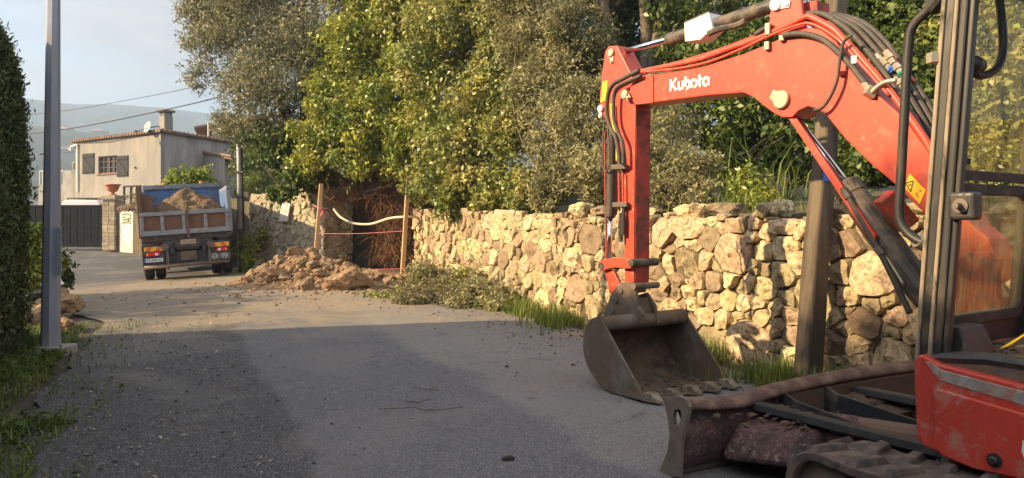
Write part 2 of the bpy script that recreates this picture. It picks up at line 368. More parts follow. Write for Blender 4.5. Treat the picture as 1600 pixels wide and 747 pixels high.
# far hills: ridges of different distance
hills_m = mat('hill_woods', (.035, .05, .04), (.06, .065, .05), .02, rough=.95, dirt=(.15, .14, .12), dscale=.05, damt=.18, coord='Object')
def hz(x, y):
    d = math.hypot(x, y); a = math.atan2(x, y)
    r1 = 600 * (.094 + .016 * math.sin(a * 9 + 1.1) + .010 * noise.noise(Vector((a * 14, 1, 0))))
    r2 = 1150 * (.127 + .010 * math.sin(a * 6.0 + 4.2) + .006 * noise.noise(Vector((a * 11, 7, 0))))
    z = -22 + (r1 + 22) * sm(170, 600, d) * (1 - .35 * sm(600, 800, d))
    z2 = -22 + (r2 + 22) * sm(650, 1150, d)
    return max(z, z2) + 6 * noise.noise(Vector((x * .012, y * .012, 2)))
th = np.linspace(R(-75), R(75), 150); dd = np.concatenate([np.linspace(150, 700, 36), np.linspace(730, 1350, 22)])
XX = np.sin(th)[None, :] * dd[:, None]; YY = np.cos(th)[None, :] * dd[:, None]; ZZ = np.vectorize(hz)(XX, YY)
tag(link('hills', grid_mesh('hills', XX, YY, ZZ), hills_m), kind='structure')

# ------------------------------------------------------------------ stone walls
def clip(poly, a, b, c):
    out = []
    for i in range(len(poly)):
        p, q = poly[i], poly[(i + 1) % len(poly)]; dp = a * p[0] + b * p[1] - c; dq = a * q[0] + b * q[1] - c
        if dp <= 0: out.append(p)
        if dp * dq < 0: k = dp / (dp - dq); out.append((p[0] + (q[0] - p[0]) * k, p[1] + (q[1] - p[1]) * k))
    return out
def stones_mesh(L, H, P0, U, N_, seed, rmin, rmax, gap, bulge, aspect=.78, zoff=None):
    rnd = random.Random(seed); pts = []
    tries = 0; cell = {}
    while tries < 26000:
        tries += 1; s = rnd.uniform(-.1, L + .1); z = rnd.uniform(-.05, 2.9)
        if z > H(s) + .05: continue
        r = rmin + (rmax - rmin) * (rnd.random() ** 1.35)
        if tries > 9000: r = rmin * rnd.uniform(.75, 1.1)
        ok = True; ci, cj = int(s // .6), int(z // .6)
        for i in range(ci - 1, ci + 2):
            for j in range(cj - 1, cj + 2):
                for (s2, z2, r2) in cell.get((i, j), ()):
                    if (((s - s2) * aspect) ** 2 + (z - z2) ** 2) < ((r + r2) * .86) ** 2: ok = False; break
        if ok: cell.setdefault((ci, cj), []).append((s, z, r)); pts.append((s, z, r))
    mb = MB()
    for (s, z, r) in pts:
        poly = [(max(0, s - 1), max(-.15, z - 1)), (min(L, s + 1), max(-.15, z - 1)), (min(L, s + 1), z + 1), (max(0, s - 1), z + 1)]
        ci, cj = int(s // .6), int(z // .6)
        for i in range(ci - 2, ci + 3):
            for j in range(cj - 2, cj + 3):
                for (s2, z2, r2) in cell.get((i, j), ()):
                    if s2 == s and z2 == z: continue
                    dx, dz = (s2 - s) * aspect ** 2, (z2 - z)
                    w = (s * aspect) ** 2 + z * z - r * r; w2 = (s2 * aspect) ** 2 + z2 * z2 - r2 * r2
                    poly = clip(poly, 2 * dx, 2 * dz, w2 - w)
                    if len(poly) < 3: break
                if len(poly) < 3: break
            if len(poly) < 3: break
        if len(poly) < 3: continue
        top = H(s) + rnd.uniform(-.05, .05); poly = clip(poly, 0, 1, top)
        if len(poly) < 3: continue
        cx = sum(p[0] for p in poly) / len(poly); cz = sum(p[1] for p in poly) / len(poly)
        # round the corners once
        q = []
        for i in range(len(poly)):
            a, b = poly[i], poly[(i + 1) % len(poly)]
            k_ = rnd.uniform(.05, .17); q += [(a[0] * (1 - k_) + b[0] * k_, a[1] * (1 - k_) + b[1] * k_), (a[0] * k_ + b[0] * (1 - k_), a[1] * k_ + b[1] * (1 - k_))]
        # resample by arc length
        per = [0]
        for i in range(len(q)): a, b = q[i], q[(i + 1) % len(q)]; per.append(per[-1] + math.hypot(b[0] - a[0], b[1] - a[1]))
        if per[-1] < .2: continue
        nn = 24; ring = []
        for k in range(nn):
            d = per[-1] * k / nn; i = max(x for x in range(len(q)) if per[x] <= d); a, b = q[i], q[(i + 1) % len(q)]
            f = (d - per[i]) / max(1e-6, per[i + 1] - per[i]); ring.append((a[0] + (b[0] - a[0]) * f, a[1] + (b[1] - a[1]) * f))
        size = per[-1] / 6.28; h = bulge * rnd.uniform(.55, 1.35) * min(1, size / .16); tx, tz = rnd.gauss(0, .16), rnd.gauss(0, .16); sd = rnd.random() * 90
        off = max(-.006, rnd.gauss(.004, bulge * .35))
        ks = [1, .985, .945, .86, .70, .48, .25]; ds = [-.11, -.015, h * .62, h * .92, h, h, h]
        facets = [(Vector((rnd.gauss(0, .32), rnd.gauss(0, .32), 1)), rnd.uniform(-.25, .12) * h) for _ in range(2)]
        vs = []
        for k, d in zip(ks, ds):
            for (a, b) in ring:
                rr = math.hypot(a - cx, b - cz) + 1e-6; g = max(.3, 1 - gap / rr)
                x = cx + (a - cx) * k * g; y = cz + (b - cz) * k * g
                for fn_, fo_ in facets:   # broken faces
                    if d > 0: d = min(d, h + fo_ - fn_.x * (x - cx) - fn_.y * (y - cz)) if h + fo_ - fn_.x * (x - cx) - fn_.y * (y - cz) > .0 else d * .6
                e = noise.noise(Vector((x * 7 + sd, y * 7, sd))) * .5 + noise.noise(Vector((x * 17 + sd, y * 17, sd))) * .3 + noise.noise(Vector((x * 40 + sd, y * 40, sd))) * .16
                w = 1 if d > 0 else .35
                x += noise.noise(Vector((a * 11, b * 11, sd + 5))) * .022; y += noise.noise(Vector((a * 11, b * 11, sd + 9))) * .022
                vs.append(P0 + U * x + Vector((0, 0, y)) + N_ * (d + off + w * (e * bulge * .9 + (x - cx) * tx + (y - cz) * tz)))
        n0 = len(vs); vs.append(P0 + U * cx + Vector((0, 0, cz)) + N_ * (h + off))
        fs = []
        for k in range(len(ks) - 1):
            for i in range(nn): j = (i + 1) % nn; fs.append((k * nn + i, k * nn + j, (k + 1) * nn + j, (k + 1) * nn + i))
        k = (len(ks) - 1) * nn
        for i in range(nn): fs.append((k + i, k + (i + 1) % nn, n0))
        if zoff:
            vs = [v + Vector((0, 0, zoff(v))) for v in vs]
        mb.add(vs, fs)
    return mb
def rock_verts(seed, size, sub=3, cuts=7, rough=.16):
    import bmesh
    rnd = random.Random(seed); bm = bmesh.new(); bmesh.ops.create_icosphere(bm, subdivisions=sub, radius=1.0)
    planes = [(Vector((rnd.gauss(0, 1), rnd.gauss(0, 1), rnd.gauss(0, 1))).normalized(), rnd.uniform(.5, .85)) for _ in range(cuts)]
    vs = []
    for v in bm.verts:
        p = v.co.copy()
        for n, d in planes:
            k = p.dot(n) - d
            if k > 0: p -= n * k * .92
        p += p.normalized() * (noise.noise(p * 2.1 + Vector((seed, 0, 0))) * rough + noise.noise(p * 5.5 + Vector((seed, 3, 0))) * rough * .45)
        vs.append(Vector((p.x * size[0], p.y * size[1], p.z * size[2])))
    fs = [[v.index for v in f.verts] for f in bm.faces]; bm.free(); return vs, fs

stone_m = mat('limestone', (.50, .39, .235), (.37, .27, .145), 5, rough=.92, dirt=(.18, .14, .09), dscale=17, damt=.46, bump=1.0, bscale=26, island=.48)
stone_grey = mat('pale_limestone', (.50, .43, .31), (.36, .31, .225), 3.0, rough=.92, dirt=(.24, .21, .16), dscale=6, damt=.4, bump=.5, bscale=24, island=.2)
mortar_m = mat('earth_joints', (.13, .10, .065), (.08, .06, .04), 9, rough=.97, bump=.5, bscale=40)
mortar_l = mat('lime_mortar', (.36, .29, .19), (.25, .20, .13), 9, rough=.95, bump=.6, bscale=40)
# long wall: dry stone at the right, mortared farther left
T0, T1 = -7.5, 13.55; TS = 5.4
P0 = TN(T0, 5.95); Nn = -NR
def Hw(s):
    t = T0 + s; return (1.70 if t < 3 else 1.70 + (t - 3) * .021) + .05 * noise.noise(Vector((t * 1.3, 2, 0)))
w1 = thing('dry_stone_wall', 'long retaining wall of big rough ochre stones behind the red digger, grass along its foot', 'stone wall', TN(2, 5.9))
LR = TS - T0
mb = stones_mesh(LR, Hw, P0, DR, Nn, 11, .078, .265, .006, .055)
rnd = random.Random(5)
so = mb.build('stonework', stone_m, w1, smooth=True); so.data.set_sharp_from_angle(angle=R(48))
cop = MB()
for k in range(46):   # loose cap stones and small rubble on the top
    t = rnd.uniform(-7, TS - .2); sx = rnd.uniform(.09, .24)
    vs, fs = rock_verts(100 + k, (sx, sx * rnd.uniform(.6, .9), sx * rnd.uniform(.45, .7)), 3, 10, .22)
    a = rnd.uniform(0, 6.28); m_ = Matrix.Rotation(a, 3, 'Z'); c = TN(t, 6.0 + rnd.uniform(-.02, .3)) + Vector((0, 0, Hw(t - T0) + sx * .28))
    cop.add([m_ @ v + c for v in vs], fs)
cop.build('cap_stone', stone_m, w1)
def core(name, mtl, t0, t1, n0, n1, h, par):
    b = MB(); A = [TN(t0, n0), TN(t1, n0), TN(t1, n1), TN(t0, n1)]
    b.hexa([Vector((p.x, p.y, -.1)) for p in A] + [Vector((p.x, p.y, h)) for p in A]); return b.build(name, mtl, par)
core('earth_core', mortar_m, T0, TS, 5.985, 6.3, 1.60, w1)
w2 = thing('mortared_stone_wall', 'mortared length of retaining wall of small cream stones between digger arm and dug out gap', 'stone wall', TN(9, 5.9))
P0b = TN(TS + .02, 5.95)
stones_mesh(T1 - TS, lambda s: Hw(s + LR), P0b, DR, Nn, 23, .11, .235, .006, .045, .85).build('stonework', stone_m, w2, smooth=True)
core('mortar', mortar_l, TS + .02, T1 - .1, 5.975, 6.3, 1.70, w2)
# end face of the wall at the gap
stones_mesh(.9, lambda s: 1.9, TN(T1 - .02, 5.98), NR, DR, 31, .11, .2, .01, .05).build('end_stonework', stone_m, w2, smooth=True)
# wall left of the gap, turned towards the road
LA, LB = Vector((-5.45, 21.1, 0)), Vector((-8.35, 23.3, 0)); LU = (LB - LA).normalized(); LN = Vector((-LU.y, LU.x, 0))
if LN.y > 0: LN = -LN
w3 = thing('stone_wall', 'pale mortared stone wall beside the utility pole, white panels leaning on it', 'stone wall', (LA + LB) / 2)
LL = (LB - LA).length
def Hl(s): return 2.62 - .16 * s / LL
stones_mesh(LL, Hl, LA, LU, LN, 41, .10, .21, .006, .035, .85).build('stonework', stone_grey, w3, smooth=True)
b = MB(); bk = -LN * .5
q = [LA - LN * .03, LB - LN * .03 - LU * .05, LB + bk - LU * .05, LA + bk]
b.hexa([v + Vector((0, 0, -.2)) for v in q] + [v + Vector((0, 0, Hl(0) - .06 if i in (0, 3) else Hl(LL) - .06)) for i, v in enumerate(q)]); b.build('mortar', mortar_l, w3)
stones_mesh(1.1, lambda s: 2.6, LA, -LN, -LU, 43, .11, .22, .012, .05).build('end_stonework', stone_m, w3, smooth=True)
stones_mesh(1.0, lambda s: 2.45, LB, -LN, LU, 47, .11, .22, .012, .05).build('end_stonework', stone_grey, w3, smooth=True)

# earth face at the back of the gap
G0, G1 = TN(12.9, 7.15), TN(17.0, 7.0)
nx, nz_n = 40, 30; XX = np.zeros((nz_n, nx)); YY = XX.copy(); ZZ = XX.copy()
for i in range(nz_n):
    for j in range(nx):
        u, v = j / (nx - 1), i / (nz_n - 1); p = G0.lerp(G1, u); z = -.05 + v * 2.5
        o = .35 * (1 - v) - .35 * sm(.75, 1, v) + .22 * noise.noise(Vector((u * 4, v * 3, 4))) + .07 * noise.noise(Vector((u * 15, v * 12, 1)))
        o += .5 * (abs(u - .5) * 2) ** 3
        p = p - NR * o; XX[i, j], YY[i, j], ZZ[i, j] = p.x, p.y, z
tag(link('earth_bank', grid_mesh('earth_bank', XX, YY, ZZ), mat('cut_earth', (.13, .085, .05), (.07, .048, .03), 4, rough=.97, dirt=(.2, .15, .1), dscale=9, damt=.3, bump=.7, bscale=22)), kind='structure')
root_m = mat('dead_roots', (.24, .125, .06), (.15, .075, .035), 5, rough=.9, island=.35)
rt = MB(); rnd = random.Random(3)
for k in range(1500):
    if k < 1000:   # thick curtain at the right of the gap
        px, py, d, Lr = rnd.gauss(618, 17), rnd.uniform(262, 400), 20.5 + rnd.gauss(0, .22), rnd.uniform(.25, .9)
    else: px, py, d, Lr = rnd.uniform(505, 640), rnd.uniform(255, 310), 20.9 + rnd.gauss(0, .3), rnd.uniform(.25, .8)
    p = P(px, py, d); path = [p]; dr = Vector((rnd.gauss(0, .5), rnd.gauss(0, .35), -.7))
    for i in range(5):
        dr = (dr + Vector((rnd.gauss(0, .38), rnd.gauss(0, .3), rnd.gauss(-.12, .3)))).normalized(); q = path[-1] + dr * Lr / 5; q.z = max(q.z, .15); path.append(q)
    r = rnd.choice([.005, .007, .007, .010, .015]); rt.tube(path, [r * (1 - .15 * i) for i in range(6)], 4, False)
tag(rt.build('root_tangle', root_m), 'tangle of brown dead roots hanging over the dug out gap in the wall', 'roots', kind='stuff')
# ------------------------------------------------------------------ house on the side road and what stands by it
plaster = mat('weathered_plaster', (.25, .24, .222), (.20, .19, .175), 1.2, rough=.9, dirt=(.30, .265, .215), dscale=1.6, damt=.42, bump=.15, bscale=18, stretch=(1, 1, .35))
plaster2 = mat('stained_plaster', (.38, .36, .33), (.30, .285, .26), 1.4, rough=.9, dirt=(.22, .20, .175), dscale=1.5, damt=.5, bump=.15, bscale=18, stretch=(1, 1, .3))
tile_m = mat('clay_tiles', (.25, .135, .09), (.18, .11, .08), 5, rough=.85, dirt=(.17, .13, .10), dscale=4, damt=.5, island=.25)
shutter_m = mat('grey_shutter', (.016, .016, .02), (.024, .024, .028), 4, rough=.8)
glass_dark = mat('window_glass', (.03, .035, .04), rough=.08, spec=.6)
wood_frame = mat('brown_window_wood', (.16, .10, .06), rough=.6)
K = Vector((-17.3, 36, 0)); Lc = Vector((-23.9, 40, 0)); FU = (Lc - K).normalized(); FN = Vector((-.5183, -.8552, 0)); BK = -FN
house = thing('house', 'weathered beige plaster house with low tiled roof and grey shutters behind the truck', 'house', K)
def fz(px, py, o=0): return hit(px, py, K + FN * o, FN)
Lf = (Lc - K).length; zt0, zt1 = 5.93, 5.86; DEP = 7.0
def hp(s, b, z): return K + FU * s + BK * b + Vector((0, 0, z))
a = fz(183.2, 242.5); c = fz(153.6, 272); s0, s1 = (a - K).dot(FU), (c - K).dot(FU); z1, z0 = a.z, c.z
wb = MB(); T = .22
def wallbox(s_a, s_b, za, zb_a, zb_b):
    wb.hexa([hp(s_a, 0, za), hp(s_b, 0, za), hp(s_b, T, za), hp(s_a, T, za), hp(s_a, 0, zb_a), hp(s_b, 0, zb_b), hp(s_b, T, zb_b), hp(s_a, T, zb_a)])
def zt(s): return zt0 + (zt1 - zt0) * s / Lf
wallbox(0, s0, 0, zt(0), zt(s0)); wallbox(s1, Lf, 0, zt(s1), zt(Lf)); wallbox(s0, s1, 0, z0, z0); wallbox(s0, s1, z1, zt(s0), zt(s1))
wb.build('front_wall', plaster, house)
sb = MB(); zb = 5.62
sb.hexa([hp(0.001, T, 0), hp(0.001, DEP, 0), hp(.22, DEP, 0), hp(.22, T, 0), hp(0.001, T, zt0 - .012), hp(0.001, DEP, zb), hp(.22, DEP, zb), hp(.22, T, zt0 - .012)])
sb.build('side_wall', plaster2, house)
ob = MB(); ob.hexa([hp(Lf - .22, T, 0), hp(Lf - .22, DEP, 0), hp(Lf, DEP, 0), hp(Lf, T, 0), hp(Lf - .22, T, zt1), hp(Lf - .22, DEP, zb), hp(Lf, DEP, zb), hp(Lf, T, zt1)])
ob.hexa([hp(.22, DEP - .22, 0), hp(.22, DEP, 0), hp(Lf - .22, DEP, 0), hp(Lf - .22, DEP - .22, 0)] + [hp(.22, DEP - .22, zb), hp(.22, DEP, zb), hp(Lf - .22, DEP, zb), hp(Lf - .22, DEP - .22, zb)])
ob.build('rear_wall', plaster, house)
rf = MB()
def rz(s, b): return zt(s) + (zb - zt0) * b / DEP
rf.hexa([hp(-.12, -.12, rz(0, 0)), hp(Lf + .25, -.12, rz(Lf, 0)), hp(Lf + .25, DEP + .2, rz(Lf, DEP)), hp(-.12, DEP + .2, rz(0, DEP)),
         hp(-.12, -.12, rz(0, 0) + .07), hp(Lf + .25, -.12, rz(Lf, 0) + .07), hp(Lf + .25, DEP + .2, rz(Lf, DEP) + .07), hp(-.12, DEP + .2, rz(0, DEP) + .07)])
for k in range(int(Lf / .22) + 2):   # canal tiles running down the slope
    s = -.1 + k * .22; rf.tube([hp(s, -.16, rz(s, 0) + .085), hp(s, DEP + .22, rz(s, DEP) + .085)], .085, 8)
for k in range(int(DEP / .24)):
    bb = -.05 + k * .24; rf.tube([hp(-.2, bb, rz(0, bb) + .10), hp(.1, bb, rz(0, bb) + .12)], .08, 8)
roof = rf.build('roof', tile_m, house)
# chimney
cp = hp(.35, .5, 0); b = MB(); b.box((cp.x, cp.y, 6.3), (.46, .46, 1.0), Matrix.Rotation(math.atan2(FU.y, FU.x), 3, 'Z'))
ch = b.build('chimney', plaster, roof)
b = MB(); rotF = Matrix.Rotation(math.atan2(FU.y, FU.x), 3, 'Z')
for dx in (-.17, -.055, .06, .17):
    for dy in (-.19, .19): b.box(cp + rotF @ Vector((dx, dy, 6.9)), (.05, .06, .2), rotF)
b.box(cp + Vector((0, 0, 6.9)), (.3, .3, .198), rotF)
b.build('vent_posts', plaster2, roof)
b = MB(); b.box(cp + Vector((0, 0, 7.03)), (.62, .62, .05), rotF)
for k in range(5): b.tube([cp + rotF @ Vector((-.24 + k * .12, -.33, 7.07)), cp + rotF @ Vector((-.24 + k * .12, .33, 7.07))], .06, 8)
b.build('chimney_cap', tile_m, roof)
# window, shutters
fr = MB(); w = .06
def fbox(mb, pa, pb, o0, o1):
    s_a, s_b = sorted(((pa - K).dot(FU), (pb - K).dot(FU))); z_a, z_b = sorted((pa.z, pb.z))
    mb.hexa([hp(s_a, -o0, z_a), hp(s_b, -o0, z_a), hp(s_b, -o1, z_a), hp(s_a, -o1, z_a), hp(s_a, -o0, z_b), hp(s_b, -o0, z_b), hp(s_b, -o1, z_b), hp(s_a, -o1, z_b)])
def sbox(mb, sa, sb_, za, zb_, o0, o1): fbox(mb, hp(sa, 0, za), hp(sb_, 0, zb_), o0, o1)
for (x0, x1, y0, y1) in ((s0, s0 + w, z0, z1), (s1 - w, s1, z0, z1), (s0 + w, s1 - w, z0, z0 + w), (s0 + w, s1 - w, z1 - w, z1), ((s0 + s1) / 2 - .04, (s0 + s1) / 2 + .04, z0 + w, z1 - w)): sbox(fr, x0, x1, y0, y1, -.08, -.13)
for k in (.25, .75):
    x = s0 + (s1 - s0) * k; sbox(fr, x - .02, x + .02, z0 + w, z1 - w, -.085, -.12)
for k in (.35, .68):
    z = z0 + (z1 - z0) * k; sbox(fr, s0 + w, (s0 + s1) / 2 - .04, z - .015, z + .015, -.087, -.118); sbox(fr, (s0 + s1) / 2 + .04, s1 - w, z - .015, z + .015, -.087, -.118)
win = fr.build('window', wood_frame, house)
b = MB(); sbox(b, s0 + .01, s1 - .01, z0 + .01, z1 - .01, -.135, -.15); b.build('pane', glass_dark, win)
b = MB(); sbox(b, s0 - .1, s1 + .1, z0 - .06, z0 - .002, .06, -.1); b.build('sill', tile_m, win)
b = MB()
for k in range(5):
    x = s0 + (s1 - s0) * (k + .5) / 5; b.tube([hp(x, .03, z0), hp(x, .03, z1)], .012, 6)
b.build('window_bars', black_paint, win)
for (xa, ya, xb, yb) in ((129.7, 240.7, 147.8, 271), (183.6, 244, 200.8, 275.5)):
    b = MB(); pa, pb = fz(xa, ya), fz(xb, yb); fbox(b, pa, pb, .035, .003); sa, sb_ = sorted(((pa - K).dot(FU), (pb - K).dot(FU))); za, zb_ = sorted((pa.z, pb.z))
    for z in (za + .12, zb_ - .14): sbox(b, sa + .03, sb_ - .03, z - .05, z + .05, .06, .036)
    b.loft([hp(sa + .06, -.037, za + .2), hp(sa + .16, -.037, za + .2), hp(sb_ - .06, -.037, zb_ - .22), hp(sb_ - .16, -.037, zb_ - .22)],
           [hp(sa + .06, -.058, za + .2), hp(sa + .16, -.058, za + .2), hp(sb_ - .06, -.058, zb_ - .22), hp(sb_ - .16, -.058, zb_ - .22)])
    b.build('shutter', shutter_m, house)
b = MB(); p = fz(121, 228, .06); q = fz(121, 300, .06); b.tube([p, q], .045, 8); b.tube([fz(112, 229, .1), fz(121, 226, .08)], .06, 8); b.build('downpipe', white_paint, house)
b = MB(); p = fz(211.7, 262, .02); b.cyl(p, p + FN * .05, .05, 10); b.build('wall_vent', dark_ink, house)
b = MB(); b.tube(spline([fz(128, 223.5, .03), fz(170, 221.5, .03), fz(205, 215, .03), fz(247, 208.5, .03)], 6), .012, 5); b.build('facade_cable', dark_ink, house)
# satellite dish, on the chimney: lifts off, so a thing
dc = P(230, 199, 36.1); dish = thing('satellite_dish', 'round white satellite dish fixed beside the house chimney', 'satellite dish', dc)
b = MB(); b.lathe([(.02, 0), (.17, .02), (.26, .06), (.30, .1), (.28, .11), (.2, .06), (.02, .03)], dc + Vector((.05, .1, 0)), Vector((-.55, -.8, .25)), 20); b.build('reflector', mat('dish_grey', (.36, .38, .40), rough=.6), dish, smooth=True)
b = MB(); b.tube([dc + Vector((.05, .1, 0)), dc + Vector((-.36, -.35, -.26))], .015, 6); b.box(dc + Vector((-.37, -.36, -.25)), (.09, .1, .1)); b.tube([dc + Vector((.05, .12, 0)), cp + Vector((-.2, 0, 6.35))], .025, 6); b.build('feed_arm', dark_ink, dish)

# higher neighbour house and lean-to
nb = thing('house', 'taller pale house half hidden behind the olive foliage and the pole', 'house', P(375, 320, 43))
b = MB(); e = [P(330, 343, 42.5), P(425, 343, 44), P(430, 343, 52), P(330, 343, 51)]
zb0, zb1 = 7.0, 7.9
b.hexa([Vector((v.x, v.y, 1)) for v in e] + [Vector((e[0].x, e[0].y, zb0)), Vector((e[1].x, e[1].y, zb1)), Vector((e[2].x, e[2].y, zb1)), Vector((e[3].x, e[3].y, zb0))]); b.build('wall', plaster, nb)
b = MB(); o = .45; f = [(e[0].x - .8, e[0].y - o, zb0 - .12), (e[1].x + o, e[1].y - o, zb1 + .1), (e[2].x + o, e[2].y + o, zb1 + .1), (e[3].x - .8, e[3].y + o, zb0 - .12)]
b.hexa([Vector(v) for v in f] + [Vector(v) + Vector((0, 0, .12)) for v in f]); b.build('roof', tile_m, nb)
b = MB(); p = P(326, 200, 42.2); b.tube([p + Vector((0, 0, .3)), p + Vector((0, 0, -2.2))], .07, 8); b.build('flue_pipe', zinc, nb)
lt = thing('shed', 'plaster lean-to shed with sloping tiled roof against the side of the house', 'shed', P(332, 300, 37.5))
b = MB(); f = [P(311, 343, 38.6), P(351, 343, 36.8), P(366, 343, 40.5), P(322, 343, 42)]; hs = [5.1, 4.75, 4.75, 5.1]
b.hexa([Vector((v.x, v.y, 1)) for v in f] + [Vector((v.x, v.y, h)) for v, h in zip(f, hs)]); b.build('wall', plaster, lt)
b = MB(); g = [P(309, 343, 38.4), P(362, 343, 36.4), P(374, 343, 40.7), P(322, 343, 42.2)]; hs = [5.12, 4.62, 4.7, 5.12]
b.hexa([Vector((v.x, v.y, h + .01)) for v, h in zip(g, hs)] + [Vector((v.x, v.y, h + .10)) for v, h in zip(g, hs)])
for k in range(16):
    u = k / 15; pa = g[0].lerp(g[3], u); pb = g[1].lerp(g[2], u); b.tube([Vector((pa.x, pa.y, 5.12 + .13)), Vector((pb.x, pb.y, 4.66 + .13))], .08, 8)
b.build('roof', tile_m, lt)
b = MB(); q = P(310, 262, 38.3); p = P(309, 222, 38.3); b.tube([p + Vector((0, -.15, 0)), q + Vector((0, -.15, .6))], .05, 8); b.build('drainpipe', zinc, lt)

# terrace wall with lantern and white railing, left of the house
tb = thing('terrace_wall', 'low plaster terrace wall with little lantern at the left end of the house', 'wall', P(106, 320, 39))
b = MB(); A1, A2 = P(98, 343, 40.2), P(118, 343, 40.0); zt_ = 1.65 + (343 - 266) / FPX * 40
b.hexa([Vector((A1.x, A1.y, 0)), Vector((A2.x, A2.y, 0)), Vector((A2.x, A2.y + .4, 0)), Vector((A1.x, A1.y + .4, 0))] + [Vector((A1.x, A1.y, zt_)), Vector((A2.x, A2.y, zt_)), Vector((A2.x, A2.y + .4, zt_)), Vector((A1.x, A1.y + .4, zt_))]); b.build('wall', plaster2, tb)
A0 = P(60, 343, 40.4); A0.z = A1.z = 0; b = MB(); zz = 1.65 + (343 - 288) / FPX * 40
b.hexa([Vector((A0.x, A0.y, 0)), Vector((A1.x, A1.y, 0)), Vector((A1.x, A1.y + .3, 0)), Vector((A0.x, A0.y + .3, 0))] + [Vector((A0.x, A0.y, zz)), Vector((A1.x, A1.y, zz)), Vector((A1.x, A1.y + .3, zz)), Vector((A0.x, A0.y + .3, zz))]); b.build('parapet', plaster2, tb)
b = MB(); 
for k in range(9):
    p = A0.lerp(A1, k / 8.0) + Vector((0, .1, zz)); b.tube([p, p + Vector((0, 0, .75))], .02, 6)
b.tube([A0 + Vector((0, .1, zz + .75)), A1 + Vector((0, .1, zz + .75))], .025, 6); b.build('railing', white_paint, tb)
p = P(113.5, 266, 40.1) ; b = MB(); b.lathe([(.1, 0), (.1, .03), (.03, .05), (.03, .12), (.09, .14), (.12, .36), (.16, .38), (.02, .48)], p + Vector((0, .15, 0)), n=10); b.build('lantern', zinc, tb)

# gate, pillar, urn, white wall, sign
gate_m = mat('grey_gate_metal', (.014, .015, .019), (.02, .021, .025), 3, rough=.9, spec=.1)  # base colour darkened to stand in for shade on the driveway gate
gate = thing('driveway_gate', 'dark grey ribbed metal driveway gate beside the stone pillar', 'gate', P(120, 384, 33))
g0, g1 = P(40, 343, 33.3), P(164.5, 343, 32.9); zg0, zg1 = .42, 1.65 + (343 - 321) / FPX * 33
gu = (g1 - g0).normalized(); gn = Vector((gu.y, -gu.x, 0)); gl = (g1 - g0).length
b = MB(); n = int(gl / .165)
for k in range(n):
    p = g0 + gu * (k + .5) * gl / n; b.box((p.x, p.y, (zg0 + zg1) / 2), (gl / n - .012, .03 if k % 2 else .05, zg1 - zg0 - .1), Matrix.Rotation(math.atan2(gu.y, gu.x), 3, 'Z'))
b.build('slat_panel', gate_m, gate)
b = MB(); rg = Matrix.Rotation(math.atan2(gu.y, gu.x), 3, 'Z'); mid = (g0 + g1) / 2
for z, h in ((zg0 + .03, .1), (zg1 - .03, .1), ((zg0 + zg1) / 2 + .02, .1)): b.box((mid.x, mid.y, z), (gl, .07, h), rg)
for p in (g0, g1): b.box((p.x, p.y, (zg0 + zg1) / 2), (.1, .08, zg1 - zg0 + .02), rg)
b.build('gate_frame', gate_m, gate)
pil_m = mat('pillar_stone', (.40, .33, .23), (.30, .25, .18), 5, rough=.9, dirt=(.2, .17, .13), dscale=6, damt=.4, bump=.4, island=.2)
pillar = thing('gate_pillar', 'square stone gate pillar carrying a terracotta urn', 'pillar', P(176, 383, 32.6))
b = MB(); pc = P(176, 383, 32.6); zt_ = 1.65 + (343 - 312) / FPX * 32.6; zc = .3; r_ = random.Random(8); k = 0
while zc < zt_ - .1:
    h = r_.uniform(.16, .26); h = min(h, zt_ - zc); s = r_.uniform(.3, .42)
    for side in (0, 1):
        wd = (.6 * s / .7 if side == 0 else .6 - .6 * s / .7) - .012; off = -.3 + .6 * s / .7 / 2 if side == 0 else .3 - (.6 - .6 * s / .7) / 2
        b.box(pc + rg @ Vector((off, 0, 0)) + Vector((0, 0, zc + h / 2 - pc.z)), (wd, .6 + r_.uniform(-.02, .02), h - .012), rg)
    zc += h
b.build('shaft', pil_m, pillar, bevel=.015)
b = MB(); b.box((pc.x, pc.y, (zt_ + .3) / 2 - .02), (.56, .56, zt_ - .3), rg); b.build('core', mortar_l, pillar)
b = MB(); b.box((pc.x, pc.y, zt_ + .06), (.78, .78, .11), rg); b.box((pc.x, pc.y, zt_ + .15), (.66, .66, .08), rg); b.build('capital', pil_m, pillar, bevel=.015)
terra = mat('terracotta', (.48, .17, .085), (.40, .15, .08), 6, rough=.75)
b = MB(); b.lathe([(.17, 0), (.17, .04), (.08, .07), (.08, .12), (.2, .2), (.26, .34), (.27, .42), (.33, .44), (.33, .5), (.28, .5), (.24, .42), (.02, .40)], (pc.x, pc.y, zt_ + .192), n=24)
tag(b.build('urn', terra, smooth=True), 'terracotta urn standing on top of the stone gate pillar', 'urn')
cream = mat('cream_render', (.66, .62, .54), (.58, .54, .46), 2, rough=.9, dirt=(.42, .37, .3), dscale=2, damt=.3, bump=.1)
ww = thing('garden_wall', 'low cream rendered garden wall with clay tile coping right of the gate pillar', 'garden wall', P(208, 380, 32))
wa, wb_ = P(186, 343, 32.4), P(231, 343, 31.2); wa.z = wb_.z = 0; wu = (wb_ - wa).normalized(); wnn = Vector((wu.y, -wu.x, 0)); wlen = (wb_ - wa).length; rw = Matrix.Rotation(math.atan2(wu.y, wu.x), 3, 'Z')
ztw = 1.65 + (343 - 329) / FPX * 32; b = MB(); q = [wa, wb_, wb_ - wnn * .3, wa - wnn * .3]
b.hexa([Vector((v.x, v.y, .2)) for v in q] + [Vector((v.x, v.y, ztw)) for v in q]); b.build('wall', cream, ww)
b = MB()
